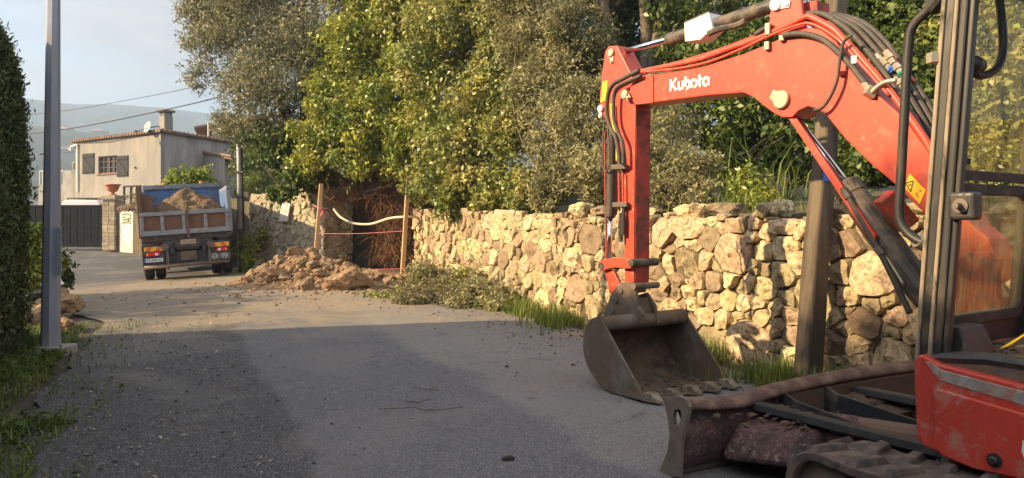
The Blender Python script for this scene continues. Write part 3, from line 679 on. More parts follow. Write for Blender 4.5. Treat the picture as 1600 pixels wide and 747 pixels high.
for k in range(8):
    p = wa + wu * ((k + .4) * wlen / 8); b.tube([p + wnn * .12 + Vector((0, 0, ztw + .05)), p - wnn * .16 + Vector((0, 0, ztw + .22))], .095, 8); 
b.build('tile_coping', tile_m, ww)
b = MB(); c0 = hit(197, 342, wa + wnn * .015, wnn)
def sgn(px, py): return hit(px, py, wa + wnn * .02, wnn)
iron = dark_ink
for path in ([(191, 336), (194, 334.5), (197, 334), (201, 334.5), (204, 336)], [(192, 340), (194, 339), (196, 340.5)], [(192.5, 344.5), (196, 343), (199, 342.5), (203, 341)], [(191, 349), (194, 347), (197, 348), (200, 346), (203, 349)], [(200, 345), (201, 343.5), (202, 345), (201, 346), (200, 345)]):
    b.tube([sgn(*p) for p in path], .022, 5)
sg = thing('wall_sign', 'small wrought house sign fixed to the cream garden wall', 'sign', c0); b.build('ironwork', iron, sg)
b = MB(); q = [sgn(191.5, 335.5), sgn(203.5, 335.5), sgn(203.5, 349.5), sgn(191.5, 349.5)]; b.loft([v for v in q], [v - wnn * .01 for v in q]); b.build('plaque', mat('sign_plaque', (.50, .44, .33), rough=.8), sg)
dg = thing('garden_gate', 'tall narrow black metal gate between the house and the cream wall', 'gate', P(205, 340, 33.6))
b = MB(); d0, d1 = P(194, 343, 33.8), P(220, 343, 33.2); zd0, zd1 = .9, 1.65 + (343 - 291) / FPX * 33.5
for u in (0, .42, .75, 1): 
    p = d0.lerp(d1, u); b.box((p.x, p.y, (zd0 + zd1) / 2), (.07, .07, zd1 - zd0))
b.tube([d0 + Vector((0, 0, zd1 - d0.z)), d1 + Vector((0, 0, zd1 - d1.z))], .04, 6); b.build('frame', black_paint, dg)
b = MB(); pa, pb = d0, d0.lerp(d1, .42); 
b.hexa([Vector((pa.x, pa.y + .02, zd0)), Vector((pb.x, pb.y + .02, zd0)), Vector((pb.x, pb.y + .03, zd0)), Vector((pa.x, pa.y + .03, zd0))] + [Vector((pa.x, pa.y + .02, zd0 + 1)), Vector((pb.x, pb.y + .02, zd0 + 1)), Vector((pb.x, pb.y + .03, zd0 + 1)), Vector((pa.x, pa.y + .03, zd0 + 1))]); b.build('lower_panel', gate_m, dg)
b = MB(); p = d0.lerp(d1, .9); b.box((p.x, p.y - .06, zd1 - .2), (.42, .02, .3)); b.build('letter_plate', white_paint, dg, bevel=.01)

# white van behind the gate
van = thing('van', 'white van parked behind the driveway gate, only its racked roof showing', 'van', P(133, 385, 36.5))
vx0, vx1 = P(100, 343, 36.5).x, P(163, 343, 36.5).x; vm = (vx0 + vx1) / 2; vw = (vx1 - vx0) / 2; vz = .5; vt = 1.65 + (343 - 313.5) / FPX * 36.5
prof = [(-vw, .35), (-vw, 1.2), (-vw * .93, vt - vz - .12), (-vw * .8, vt - vz), (vw * .8, vt - vz), (vw * .93, vt - vz - .12), (vw, 1.2), (vw, .35)]
b = MB(); b.loft([Vector((vm + x, 36.2, vz + z)) for x, z in prof], [Vector((vm + x, 40.5, vz + z)) for x, z in prof]); b.build('body', mat('van_white', (.7, .71, .72), rough=.3, coat=.4), van, bevel=.04)
b = MB(); b.box((vm, 36.19, vz + 1.5), (1.5, .02, .45)); b.build('rear_window', glass_dark, van)
b = MB()
for x in (-.8, .8): b.tube([Vector((vm + x, 36.4, vt + .12)), Vector((vm + x, 40, vt + .12))], .025, 6)
for k in range(6): b.tube([Vector((vm - .8, 36.4 + k * .7, vt + .12)), Vector((vm + .8, 36.4 + k * .7, vt + .12))], .02, 6)
for x in (-.8, .8):
    for y in (36.5, 38.2, 39.9): b.tube([Vector((vm + x, y, vt - .05)), Vector((vm + x, y, vt + .12))], .02, 6)
b.build('roof_rack', black_paint, van)
for (x, y) in ((-.8, 37), (.8, 37), (-.8, 39.8), (.8, 39.8)):
    b = MB(); b.cyl((vm + x - .1, y, vz + .33), (vm + x + .1, y, vz + .33), .33, 16); b.build('wheel', rubber, van)

# wooden fence along the climbing road
fence_m = mat('dark_fence_boards', (.10, .075, .055), (.065, .05, .04), 6, rough=.85, stretch=(1, 1, 6))
fe = thing('wooden_fence', 'dark wooden board fence with posts climbing behind the tipper truck', 'fence', P(330, 300, 34))
f0, f1 = P(246, 300, 29.5), P(415, 276, 48); ft0, ft1 = P(246, 297, 29.5).z, P(415, 262, 48).z; N_p = 11
b = MB()
for k in range(N_p):
    for j in range(9):
        u0, u1 = k / N_p, (k + 1) / N_p; pa, pb = f0.lerp(f1, u0), f0.lerp(f1, u1); za = ft0 + (ft1 - ft0) * u0 - 2.0 + j * .215; zc = ft0 + (ft1 - ft0) * u1 - 2.0 + j * .215
        b.hexa([Vector((pa.x, pa.y, za)), Vector((pb.x, pb.y, zc)), Vector((pb.x + .02, pb.y + .03, zc)), Vector((pa.x + .02, pa.y + .03, za)),
                Vector((pa.x, pa.y, za + .2)), Vector((pb.x, pb.y, zc + .2)), Vector((pb.x + .02, pb.y + .03, zc + .2)), Vector((pa.x + .02, pa.y + .03, za + .2))])
b.build('boards', fence_m, fe)
for k in range(N_p + 1):
    b = MB(); p = f0.lerp(f1, k / N_p); z = ft0 + (ft1 - ft0) * k / N_p; b.box((p.x, p.y - .06, z - .95), (.11, .11, 2.3)); b.build('post', mat('fence_post', (.20, .165, .125), rough=.85) if k == 0 else bpy.data.materials['fence_post'], fe)

# far houses on the hillside
hw = mat('far_render', (.38, .36, .33), rough=.9); hr = mat('far_roof', (.38, .24, .17), rough=.9); rnd = random.Random(12)
proto_w = MB(); proto_w.box((0, 0, 2.6), (9, 8, 5.2)); proto_r = MB(); proto_r.loft([Vector((-4.9, -4.5, 5.2)), Vector((4.9, -4.5, 5.2)), Vector((4.9, 4.5, 5.2)), Vector((-4.9, 4.5, 5.2))], [Vector((-4.5, -.3, 7)), Vector((4.5, -.3, 7)), Vector((4.5, .3, 7)), Vector((-4.5, .3, 7))])
hv = None; hs_ = []
for k in range(18):
    px = rnd.uniform(90, 118) if k < 10 else rnd.uniform(70, 330); d = rnd.uniform(380, 560); x = (px - CX) / FPX * d
    z = hz(x, d)
    if k == 0:
        hv = thing('hillside_house', 'tiny pale house on the hazy hillside far beyond the gate', 'house', (x, d, z - 1.8), (0, 0, rnd.uniform(0, 3)), 'houses on the far hillside')
        hv.scale = (.62,) * 3; link('wall', proto_w.mesh('far_wall'), hw, hv, True); link('roof', proto_r.mesh('far_roof'), hr, hv, True)
    else:
        o = dup(hv); o.location = (x, d, z - 1.8); o.scale = (.62,) * 3; o.rotation_euler = (0, 0, rnd.uniform(0, 3))

# ------------------------------------------------------------------ poles, wires, timber, panels
lamp_m = mat('bluish_galvanised', (.30, .325, .38), (.24, .26, .31), 4, rough=.5, metal=.35, dirt=(.33, .30, .26), dscale=3, damt=.3, stretch=(1, 1, .4))
lc = P(79, 548, 9.2); lt_ = P(83.5, 0, 9.2); ax = (lt_ - lc); top = lc + ax * (7.2 / ax.z)
lp = thing('lamp_post', 'tall grey octagonal metal lamp post rising in front of the clipped hedge', 'lamp post', (lc.x, lc.y, 0))
def octa(c, r): return [Vector((c.x + r * math.cos(R(22.5 + 45 * i)), c.y + r * math.sin(R(22.5 + 45 * i)), c.z)) for i in range(8)]
b = MB(); b.loft(octa(Vector((lc.x, lc.y, -.05)), .113), octa(top, .054)); b.build('shaft', lamp_m, lp)
b = MB(); p = P(88, 440, 9.1); b.hexa([Vector((p.x - .012, lc.y - .112, .95)), Vector((p.x + .055, lc.y - .098, .95)), Vector((p.x + .055, lc.y - .08, .95)), Vector((p.x - .012, lc.y - .08, .95)), Vector((p.x - .012, lc.y - .106, 1.55)), Vector((p.x + .05, lc.y - .092, 1.55)), Vector((p.x + .05, lc.y - .08, 1.55)), Vector((p.x - .012, lc.y - .08, 1.55))]); b.build('access_door', lamp_m, lp)
b = MB(); b.tube(spline([top, top + Vector((.1, 0, .5)), top + Vector((.8, 0, .8)), top + Vector((1.2, 0, .82))], 6), .035, 8); b.build('lamp_arm', lamp_m, lp)
b = MB(); b.box(top + Vector((1.5, 0, .82)), (.6, .25, .12)); b.build('lamp_head', lamp_m, lp, bevel=.04)
b = MB(); b.box((lc.x + .09, lc.y - .02, .0), (.34, .34, .14)); b.build('concrete_base', mat('concrete', (.36, .34, .30), (.28, .265, .235), 6, rough=.9, bump=.3), lp, bevel=.02)

pole_m = mat('galvanised_pole', (.34, .34, .33), (.27, .27, .265), 5, rough=.5, metal=.3, dirt=(.26, .20, .13), dscale=2, damt=.35)
ub = P(376, 412, 22.3); ub.z = .1
up_ = thing('utility_pole', 'slim galvanised utility pole beside the truck with black cable guard', 'utility pole', ub)
b = MB(); b.tube([Vector((ub.x, ub.y, 0)), Vector((ub.x - .03, ub.y, 3)), Vector((ub.x - .10, ub.y, 6.0))], [.09, .08, .07], 12); b.build('shaft', pole_m, up_, smooth=True)
b = MB(); b.tube([Vector((ub.x + .03, ub.y - .085, 0)), Vector((ub.x + .03, ub.y - .085, 1.35))], .055, 8); b.build('cable_guard', mat('brown_guard', (.055, .042, .03), rough=.6), up_, smooth=True)
b = MB(); b.tube([Vector((ub.x + .1, ub.y, 1.3)), Vector((ub.x - .02, ub.y, 5.8))], .03, 8)
b.build('cable', rubber, up_)
b = MB()
for z in (2.35, 3.1): b = MB(); b.box((ub.x - .02, ub.y, z), (.26, .24, .05)); b.build('clamp', steel_worn, up_)
b = MB(); b.box((ub.x + .18, ub.y, 2.35), (.14, .1, .3)); b.build('junction_box', steel_worn, up_)

wire_m = mat('cable_black', (.02, .02, .022), rough=.6)
def cable(pts, r, label):
    b = MB(); pts = [P(*p) for p in pts]; b.tube(spline(pts, 8), r, 5); tag(b.build('power_cable', wire_m), label, 'cable')
cable([(-60, 191, 30), (93, 174, 28), (180, 160, 27), (280, 141, 25), (376, 118, 22.3)], .011, 'upper thin overhead wire crossing the sky above the house')
cable([(-60, 222, 30), (93, 203, 28), (180, 188, 26), (318, 158, 24), (376, 140, 22.3)], .02, 'lower thick black overhead cable crossing the sky just above the chimney')

# leaning timber pole by the wall
tp = P(1255, 606, 7.12); tp.z = 0; tt = P(1313, -40, 7.3)
tpole = thing('timber_pole', 'weathered timber pole with blue tape leaning against the stone wall', 'wooden pole', tp)
old_wood = mat('old_wood', (.15, .115, .075), (.075, .058, .042), 9, rough=.85, dirt=(.045, .036, .028), dscale=6, damt=.4, bump=.6, bscale=30, stretch=(1, 1, .07))
tp = P(1258, 606, 7.1); tp.z = -.1; tt = P(1312, -60, 7.4); dv = tt - tp
def sq4(c, r, tw=.35): return [c + Vector((r * math.cos(R(45 + 90 * i) + tw), r * math.sin(R(45 + 90 * i) + tw), 0)) for i in range(4)]
b = MB()
for i in range(12):   # roughly squared, slightly crooked beam
    pass
rings = [sq4(tp + dv * (i / 11) + Vector((.006 * math.sin(i * 1.3), .005 * math.cos(i * 1.7), 0)), .148 - .0035 * i) for i in range(12)]
b.v = [tuple(v) for r_ in rings for v in r_]
for i in range(11):
    for k in range(4): b.f.append((i * 4 + k, i * 4 + (k + 1) % 4, i * 4 + 4 + (k + 1) % 4, i * 4 + 4 + k))
b.f += [(3, 2, 1, 0), (44, 45, 46, 47)]; b.build('shaft', old_wood, tpole, bevel=.03, seg=3)
k = .487; q0, q1 = sq4(tp + dv * k, .1465), sq4(tp + dv * (k + .024), .1465)
fa = sorted(range(4), key=lambda i: (q0[i] + q0[(i + 1) % 4]).y)[0]; a0, a1, c0_, c1_ = q0[fa], q0[(fa + 1) % 4], q1[fa], q1[(fa + 1) % 4]
o = Vector((-.004, -.008, 0)); quad = [a0.lerp(a1, .05), a0.lerp(a1, .8), c0_.lerp(c1_, .8), c0_.lerp(c1_, .05)]
b = MB(); b.loft([v + o for v in quad], [v - o * .2 for v in quad]); b.build('tape', blue_cap, tpole)
# two timber uprights, strings, pipe at the gap
pine = mat('new_pine', (.55, .37, .19), (.45, .29, .14), 8, rough=.7, stretch=(1, 1, .1))
def upright(b0, t0, label):
    t_ = thing('timber_stake', label, 'wooden post', b0, group=None); b = MB(); d = (t0 - b0); n = Vector((.9, .43, 0)); q = Vector((-.43, .9, 0)) * .04; n = n * .052
    b.loft([b0 - n - q, b0 + n - q, b0 + n + q, b0 - n + q], [t0 - n - q, t0 + n - q, t0 + n + q, t0 - n + q]); b.build('shaft', pine, t_, bevel=.005); 
    return t_
s1b, s1t = P(491, 424, 20.0), P(502, 287, 20.0); s2b, s2t = P(628, 436, 19.2), P(638, 277, 19.2); s2b.z = .02; s1b.z = .1
upright(s1b, s1t, 'left pine upright of the two standing at the gap, behind the rubble heap')
upright(s2b, s2t, 'right pine upright of the two standing at the gap, beside the cut branches')
pink = mat('pink_string', (.75, .16, .22), rough=.6)
b = MB(); 
for (ya, yb) in ((365, 361), (418, 420)): b.tube(spline([P(498, ya, 19.9), P(560, (ya + yb) / 2 + 2, 19.5), P(632, yb, 19.1)], 6), .007, 5)
b.tube([P(634, 322, 19.1), P(645, 326, 19.4), P(662, 333, 19.6)], .011, 5); b.tube([P(486, 319, 20.6), P(499, 325, 19.9), P(512, 326, 20)], .011, 5)
b.tube([P(500, 326, 19.85), P(505, 330, 19.9), P(501, 337, 19.85), P(506, 340, 19.9)], .02, 5)
tag(b.build('marker_string', pink), 'pink builders string tied between the two pine uprights', 'string')
b = MB(); b.tube(spline([P(522, 327, 20.8), P(533, 340, 20.4), P(553, 349, 20.2), P(580, 350, 20.0), P(610, 341, 19.6), P(640, 339, 19.3), P(662, 341, 19.8)], 6), .035, 8)
tag(b.build('conduit', mat('cream_conduit', (.62, .52, .38), rough=.5), smooth=True), 'cream plastic conduit pipe sagging across the gap', 'pipe')
# white panels leaning on the left wall
for (q, mtl, lab) in (([(440, 320), (453, 318), (448, 346), (435, 346)], white_paint, 'white ribbed panel leaning against the pale stone wall'), ([(427, 320), (438, 319), (435, 340), (424, 340)], mat('beige_panel', (.48, .42, .31), rough=.7), 'beige board leaning left of the white panel on the stone wall')):
    pts = [hit(x, y, LA + LN * .13, LN) for x, y in q]; b = MB(); b.loft(pts, [p - LN * .05 for p in pts])
    for u in (.25, .5, .75): b.tube([pts[0].lerp(pts[1], u) + LN * .005, pts[3].lerp(pts[2], u) + LN * .005], .012, 5)
    tag(b.build('panel', mtl, bevel=.006), lab, 'panel')

# ------------------------------------------------------------------ tipper truck
TR = (0, R(-3.8), R(24.8)); TL = Vector((-8.78, 19.95, .06))
truck = thing('tipper_truck', 'blue tipper truck seen from behind with earth in its raised sided bed', 'truck', TL, TR)
truck.scale = (.93, .93, .93); TM = truck.matrix_basis.copy(); TI = TM.inverted(); TD = (TM.to_3x3() @ Vector((0, 1, 0)))
def tl(px, py, y=0.0):
    p = TI @ hit(px, py, TM @ Vector((0, y, 0)), TD); return p.x, p.z
def tbox(mb, a, b_, y0, y1, yy=None):
    (x0, z0), (x1, z1) = tl(*a, y0 if yy is None else yy), tl(*b_, y0 if yy is None else yy); x0, x1 = sorted((x0, x1)); z0, z1 = sorted((z0, z1))
    mb.box(((x0 + x1) / 2, (y0 + y1) / 2, (z0 + z1) / 2), (x1 - x0, y1 - y0, z1 - z0)); return mb
blue = mat('worn_blue_paint', (.05, .15, .36), (.07, .19, .42), 3, rough=.45, dirt=(.16, .11, .075), dscale=3.5, damt=.42)
bluegrey = mat('grey_blue_steel', (.20, .23, .27), (.26, .28, .30), 4, rough=.5, dirt=(.2, .15, .11), dscale=5, damt=.35)
rust = mat('rusty_panel', (.20, .095, .055), (.14, .075, .05), 5, rough=.8, dirt=(.11, .08, .06), dscale=7, damt=.4)
tdark = mat('truck_black', (.022, .024, .03), (.035, .035, .04), 6, rough=.5, dirt=(.12, .095, .07), dscale=6, damt=.35)
xl, zt_g = tl(226, 327); xr, _ = tl(363.5, 322); zg = 1.30; zgt = 1.97
xl, xr = -1.22, 1.20
bed = MB(); bed.box((0, 2.15, 1.2), (2.38, 4.3, .1)); bed.build('bed_floor', rust, truck, local=True)
for s in (-1, 1):
    b = MB(); b.box((s * 1.19, 2.2, 1.90), (.05, 4.1, 1.36)); sw = b.build('side_wall', blue if s > 0 else rust, truck, local=True)
    b = MB()
    for k in range(6): b.box((s * 1.245, .35 + k * .76, 1.88), (.055, .09, 1.3))
    b.box((s * 1.225, 2.2, 2.62), (.11, 4.1, .09)); b.build('side_rib', bluegrey, sw, local=True)
b = MB(); b.box((0, 4.25, 2.02), (2.4, .06, 1.64)); hb = b.build('headboard', blue, truck, local=True)
b = MB(); b.box((0, 4.2, 2.86), (2.4, .12, .14)); b.build('headboard_rail', bluegrey, hb, local=True)
beac = mat('amber_lens', (.55, .20, .03), rough=.3)
for x in (-.55, .62):
    b = MB(); b.lathe([(.075, 0), (.075, .05), (.05, .08), (.01, .085)], (x, 4.22, 2.93), n=10); b.build('beacon', beac, truck, local=True)
for s in (-1, 1):
    b = MB(); b.box((s * 1.2, .05, 2.0 if s < 0 else 1.92), (.12, .12, 1.5 if s < 0 else 1.2)); b.build('corner_post', bluegrey if s > 0 else rust, truck, local=True, bevel=.01)
b = MB(); b.box((-1.0, .16, 2.2), (.3, .06, .52)); b.build('side_board', rust, truck, local=True)
# tailgate: frame and sunk panels
tg = MB(); zc = (zg + zgt) / 2
tg.box((0, -.03, zgt - .05), (2.42, .09, .11)); tg.box((0, -.03, zg + .07), (2.42, .09, .14))
for x in (-1.16, -.63, -.065, .52, 1.12): tg.box((x, -.03, zc), (.10, .085, zgt - zg - .25))
tgo = tg.build('tailgate', bluegrey, truck, local=True, bevel=.008)
b = MB(); b.box((0, .0, zc), (2.34, .03, zgt - zg - .2)); b.build('tailgate_panel', rust, tgo, local=True)
b = MB(); b.box((.03, -.09, zc - .05), (.07, .05, zgt - zg + .15)); b.build('latch_bar', rust, tgo, local=True)
b = MB(); b.box((0, .05, zg - .06), (2.3, .14, .1)); b.box((-.95, .08, zg - .17), (.5, .12, .14)); b.box((.95, .1, zg - .17), (.3, .1, .12)); b.build('bed_crossbar', tdark, truck, local=True)
# chassis
b = MB()
for s in (-1, 1): b.box((s * .42, 3.0, .86), (.09, 6.6, .24))
for y in (.2, 1.6, 3.2, 5): b.box((0, y, .86), (.75, .1, .2))
b.build('chassis', tdark, truck, local=True)
b = MB(); b.box((0, .0, 1.02), (1.36, .18, .22)); b.box((0, .1, .62), (1.1, .2, .34)); b.box((0, .05, .40), (1.2, .12, .06)); b.build('rear_frame', tdark, truck, local=True)
b = MB(); b.box((0, -.02, .66), (.42, .1, .26)); b.box((.1, -.08, .66), (.1, .14, .1)); b.tube([Vector((-.3, .05, .88)), Vector((.3, .05, .88))], .05, 8); b.build('tow_coupling', steel_worn, truck, local=True)
for s in (-1, 1):
    b = MB(); b.box((s * .56, -.04, .6), (.07, .1, .62)); b.build('bumper_bracket', steel_worn, truck, local=True)
    b = MB(); b.lathe([(.10, 0), (.10, .04), (.02, .05)], (s * .6, -.08, .95), (0, -1, 0), 12); b.build('hose_coupling', steel_worn, truck, local=True)
b = MB(); b.box((.02, -.1, 1.07), (.42, .015, .13)); pl = b.build('maker_plate', mat('maker_plate', (.42, .34, .27), rough=.7), truck, local=True)
Xd = TM.to_3x3() @ Vector((1, 0, 0)); Zd = TM.to_3x3() @ Vector((0, 0, 1))
text('plate_lettering', 'MALIVERT', rust, TM @ Vector((-.16, -.109, 1.035)), Xd, Zd, .07, pl, spacing=.95)
plate_w = mat('plate_white', (.62, .64, .66), rough=.5); lens = mat('tail_lens', (.62, .03, .03), rough=.25); lens_o = mat('indicator_lens', (.8, .3, .03), rough=.25)
cy_ = mat('chevron_yellow', (.72, .45, .03), rough=.5); cr_ = mat('chevron_red', (.70, .10, .06), rough=.5)
for s in (-1, 1):
    x0, x1 = (-1.22, -.60) if s < 0 else (.50, 1.16)
    b = MB(); b.box(((x0 + x1) / 2, .12, .74), (x1 - x0, .3, .62)); lb = b.build('light_board', tdark, truck, local=True, bevel=.02)
    prof = []
    for k in range(9): a = math.pi * k / 8; prof.append((.9 - .62 * math.cos(a), .62 + .5 * math.sin(a)))
    b = MB(); b.loft([Vector((x0, y, z)) for y, z in prof] + [Vector((x0, y * .96 + .036, z - .04)) for y, z in prof[::-1]], [Vector((x1, y, z)) for y, z in prof] + [Vector((x1, y * .96 + .036, z - .04)) for y, z in prof[::-1]])
    b.build('mudguard', mat('grey_mudguard', (.26, .25, .23), rough=.5, dirt=(.2, .15, .1), damt=.4) if s < 0 else tdark, truck, local=True)
    cxm = (x0 + x1) / 2 + .02; b = MB(); b.box((cxm, -.045, .92), (.54, .012, .13)); cvp = b.build('chevron_board', cy_, truck, local=True)
    b = MB()
    for k in range(2):
        xx = cxm - .27 + .02 + k * .26
        q = [(xx, .857), (xx + .12, .857), (xx + .2, .983), (xx + .08, .983)] if s < 0 else [(xx + .08, .857), (xx + .2, .857), (xx + .12, .983), (xx, .983)]
        b.loft([Vector((a, -.0555, c)) for a, c in q], [Vector((a, -.052, c)) for a, c in q])
    b.build('chevron_stripe', cr_, cvp, local=True)
    tlx = cxm - .04 if s < 0 else cxm + .06
    b = MB(); b.box((tlx, -.05, .77), (.36 if s < 0 else .30, .05, .105)); tlt = b.build('tail_light', lens, truck, local=True, bevel=.015)
    b = MB(); b.box((tlx + (.09 if s < 0 else -.07), -.078, .77), (.07, .01, .07)); b.build('reversing_lens', white_paint, tlt, local=True)
    b = MB(); b.box((tlx - .15 * 1 if s < 0 else tlx + .12, -.078, .77), (.05, .01, .08)); b.build('indicator_lens', lens_o, tlt, local=True)
    for j, dx in enumerate((-.155, .155)):
        b = MB(); xx = (s * .93) + dx; b.lathe([(.2, -.13), (.42, -.135), (.475, -.10), (.48, 0), (.475, .10), (.42, .135), (.2, .13)], (xx, .9, .48), (1, 0, 0), 28)
        for k in range(28):
            a = 2 * math.pi * k / 28; b.box((xx, .9 + .478 * math.cos(a), .48 + .478 * math.sin(a)), (.2, .02, .05), Matrix.Rotation(a, 3, 'X'))
        wh = b.build('wheel', rubber, truck, local=True)
        b = MB(); b.lathe([(.21, -.10), (.21, .1), (.05, .04), (.05, -.04)], (xx, .9, .48), (1, 0, 0), 20); b.build('rim', steel_worn, wh, local=True)
    b = MB(); b.lathe([(.2, -.14), (.44, -.14), (.48, -.1), (.48, .1), (.44, .14), (.2, .14)], (s * 1.0, 4.9, .48), (1, 0, 0), 24); b.build('wheel', rubber, truck, local=True)
b = MB(); b.cyl((-1.0, .9, .48), (1.0, .9, .48), .09, 10); b.build('rear_axle', tdark, truck, local=True)
b = MB(); b.box((-.93, -.045, .60), (.50, .012, .11)); np_ = b.build('number_plate', plate_w, truck, local=True)
b = MB(); b.box((-1.155, -.053, .60), (.05, .006, .108)); b.build('plate_band', blue_cap, np_, local=True)
text('plate_lettering', 'ES-808-XJ', dark_ink, TM @ Vector((-1.11, -.052, .572)), Xd, Zd, .062, np_, spacing=1.02)
b = MB(); b.box((.84, -.045, .58), (.58, .012, .17)); sp_ = b.build('speed_plate', mat('speed_plate', (.11, .11, .105), rough=.6), truck, local=True)
for x, s in ((.70, '60'), (.97, '90')):
    b = MB(); b.lathe([(.085, 0), (.085, .004), (.072, .004), (.072, 0)], (x, -.0515, .58), (0, -1, 0), 24); b.build('speed_ring', plate_w, sp_, local=True)
    b = MB(); b.cyl((x, -.0515, .58), (x, -.0525, .58), .071, 20); b.build('speed_disc', dark_ink, sp_, local=True)
    text('speed_lettering', s, plate_w, TM @ Vector((x - .058, -.0535, .54)), Xd, Zd, .08, sp_)
b = MB(); b.tube([Vector((-1.18, -.06, .40)), Vector((1.1, -.06, .40))], .055, 12); b.build('bumper_bar', steel_worn, truck, local=True, smooth=True)
b = MB(); b.tube([Vector((-1.12, .25, 1.16)), Vector((-1.1, .1, 1.24)), Vector((-.9, .1, 1.26)), Vector((-.78, .1, 1.27))], .018, 6); b.build('lamp_guard', white_paint, truck, local=True)
b = MB(); b.box((-.98, .14, 1.15), (.16, .1, .1)); b.build('work_lamp', cy_, truck, local=True)
# cab at the far end, below the headboard
b = MB(); prof = [(5.0, .55), (4.62, 1.2), (4.62, 2.3), (5.0, 2.45), (6.0, 2.4), (6.35, 1.6), (6.5, 1.2), (6.5, .5)]
b.loft([Vector((-1.05, y, z)) for y, z in prof], [Vector((1.05, y, z)) for y, z in prof]); cb = b.build('cab', blue, truck, local=True, bevel=.05)
b = MB(); b.box((0, 4.61, 1.95), (1.2, .02, .4)); 
for s in (-1, 1): b.box((s * 1.052, 5.5, 1.95), (.01, .8, .5))
b.build('cab_window', glass_dark, cb, local=True)
# earth load
nx = 80; xs = np.linspace(-1.15, 1.15, nx); ys = np.linspace(.05, 4.15, 130); XX, YY = np.meshgrid(xs, ys)
heap_m = mat('brown_earth', (.24, .155, .085), (.15, .095, .052), 6, rough=.97, dirt=(.09, .065, .045), dscale=10, damt=.4, bump=.8, bscale=24)
def load(x, y):
    r = math.hypot((x - .06) / 1.25, (y - 1.7) / 1.7); h = 2.60 - .75 * min(r, 1.6) ** 1.5 + .12 * noise.noise(Vector((x * 1.7 + 3, y * 1.3, 2))) + .07 * noise.noise(Vector((x * 2.5, y * 2.5, 7)))
    return max(1.5, h) + .10 * noise.noise(Vector((x * 4, y * 4, 1))) + .07 * abs(noise.noise(Vector((x * 11, y * 11, 4))))
ZZ = np.vectorize(load)(XX, YY); me = grid_mesh('heap', XX, YY, ZZ); me.transform(TM)
heap = link('earth_heap', me, mat('load_earth', (.15, .095, .05), (.085, .055, .032), 7, rough=.97, dirt=(.22, .145, .08), dscale=9, damt=.3, bump=.9, bscale=20)); tag(heap, 'brown earth heaped in the bed of the tipper truck', 'earth heap')
# ------------------------------------------------------------------ the red excavator
F_ = Vector((-.5524, .8336, 0)); RR = Vector((.8336, .5524, 0)); ZV = Vector((0, 0, 1)); C0 = Vector((1.7, 6.88, 0))
exc = thing('excavator', 'red excavator at right with raised bent boom, toothed bucket on the road and black cab', 'excavator', (2.6, 3.2, 0))
def bp(px, py, off=0.0):          # point of the boom plane (off metres to its right) seen at this photo pixel
    return hit(px, py, C0 + RR * off, RR)
def TZ(t, z, off=0.0): return C0 + F_ * t + RR * off + Vector((0, 0, z))
def plate(mb, px, o0, o1):        # outline measured on the o0 face, extruded to o1
    A = [bp(x, y, o0) for x, y in px]; return mb.loft(A, [a + RR * (o1 - o0) for a in A])
def pin(name, px, py, o0, r, ln, mtl=zinc, flag=None, par=None):
    p = bp(px, py, o0); b = MB(); b.lathe([(r, 0), (r, ln * .8), (r * .86, ln), (.005, ln)], p, -RR, 20)
    if flag:
        q = bp(*flag, o0); d = (q - p); n = d.cross(RR).normalized(); w1_, w2_ = r * .85, r * .48
        A = [p + n * w1_ - d.normalized() * w1_ * .6, p - n * w1_ - d.normalized() * w1_ * .6, q - n * w2_ + d.normalized() * w2_, q + n * w2_ + d.normalized() * w2_]
        b.loft([a - RR * .002 for a in A], [a - RR * (.002 + ln * .4) for a in A]); b.lathe([(w2_ * .75, 0), (w2_ * .75, ln * .9), (.003, ln * .9)], q, -RR, 8)
    return b.build(name, mtl, par or exc, bevel=.003)

# boom
BW = .135
boom_px = [(983, 150), (985, 134), (996, 119), (1030, 115), (1100, 103), (1161, 84), (1210, 64), (1240, 50), (1262, 43), (1282, 46), (1306, 65), (1345, 118), (1377, 153), (1413, 185), (1449, 236), (1490, 303),
           (1518, 351), (1545, 373), (1556, 405), (1550, 440), (1525, 452), (1506, 432), (1497, 398), (1440, 330), (1401, 291), (1361, 257), (1320, 217), (1288, 177), (1262, 165), (1247, 172), (1238, 182), (1222, 182), (1208, 175), (1195, 165), (1180, 152), (1165, 145), (1109, 149), (1016, 161), (992, 164)]
b = MB(); plate(b, boom_px, -BW, BW); boom = b.build('boom', red, exc, bevel=.012)
# rib plates: raised weld plate round the cylinder lug
b = MB(); lug = [(1150, 141), (1175, 128), (1205, 126), (1232, 134), (1262, 152), (1285, 172), (1262, 166), (1247, 173), (1238, 183), (1222, 183), (1208, 176), (1193, 165), (1178, 152), (1165, 146)]
plate(b, lug, -BW - .012, -BW + .01); b.build('lug_plate', red, boom, bevel=.005)
b = MB(); tipp = [(983, 150), (985, 134), (996, 119), (1020, 117), (1020, 161), (992, 164)]; plate(b, tipp, -BW - .014, -BW + .01); b.build('tip_plate', red, boom, bevel=.006)
pin('pin', 1222, 156, -BW - .012, .075, .03, zinc, (1211, 150), boom)
pin('pin', 978, 148, -BW - .03, .05, .035, zinc, (983, 153), boom)
pin('pin', 1526, 423, -BW - .0, .085, .035, zinc, (1528, 452), boom)
# top bracket for the arm cylinder
b = MB(); br_px = [(1200, 52), (1204, 10), (1212, -12), (1240, -18), (1250, -8), (1254, 22), (1258, 45), (1230, 58)]
for o in (-.115, .075): plate(b, br_px, o, o + .04)
b.build('cylinder_bracket', red, boom, bevel=.01); pin('pin', 1214, 7, -.115, .055, .03, white_paint, (1231, 7), boom)
b = MB(); plate(b, [(1250, 5), (1276, 0), (1278, 24), (1262, 40), (1252, 30)], -.03, .14); b.build('bracket_brace', red_dirty, boom, bevel=.006)
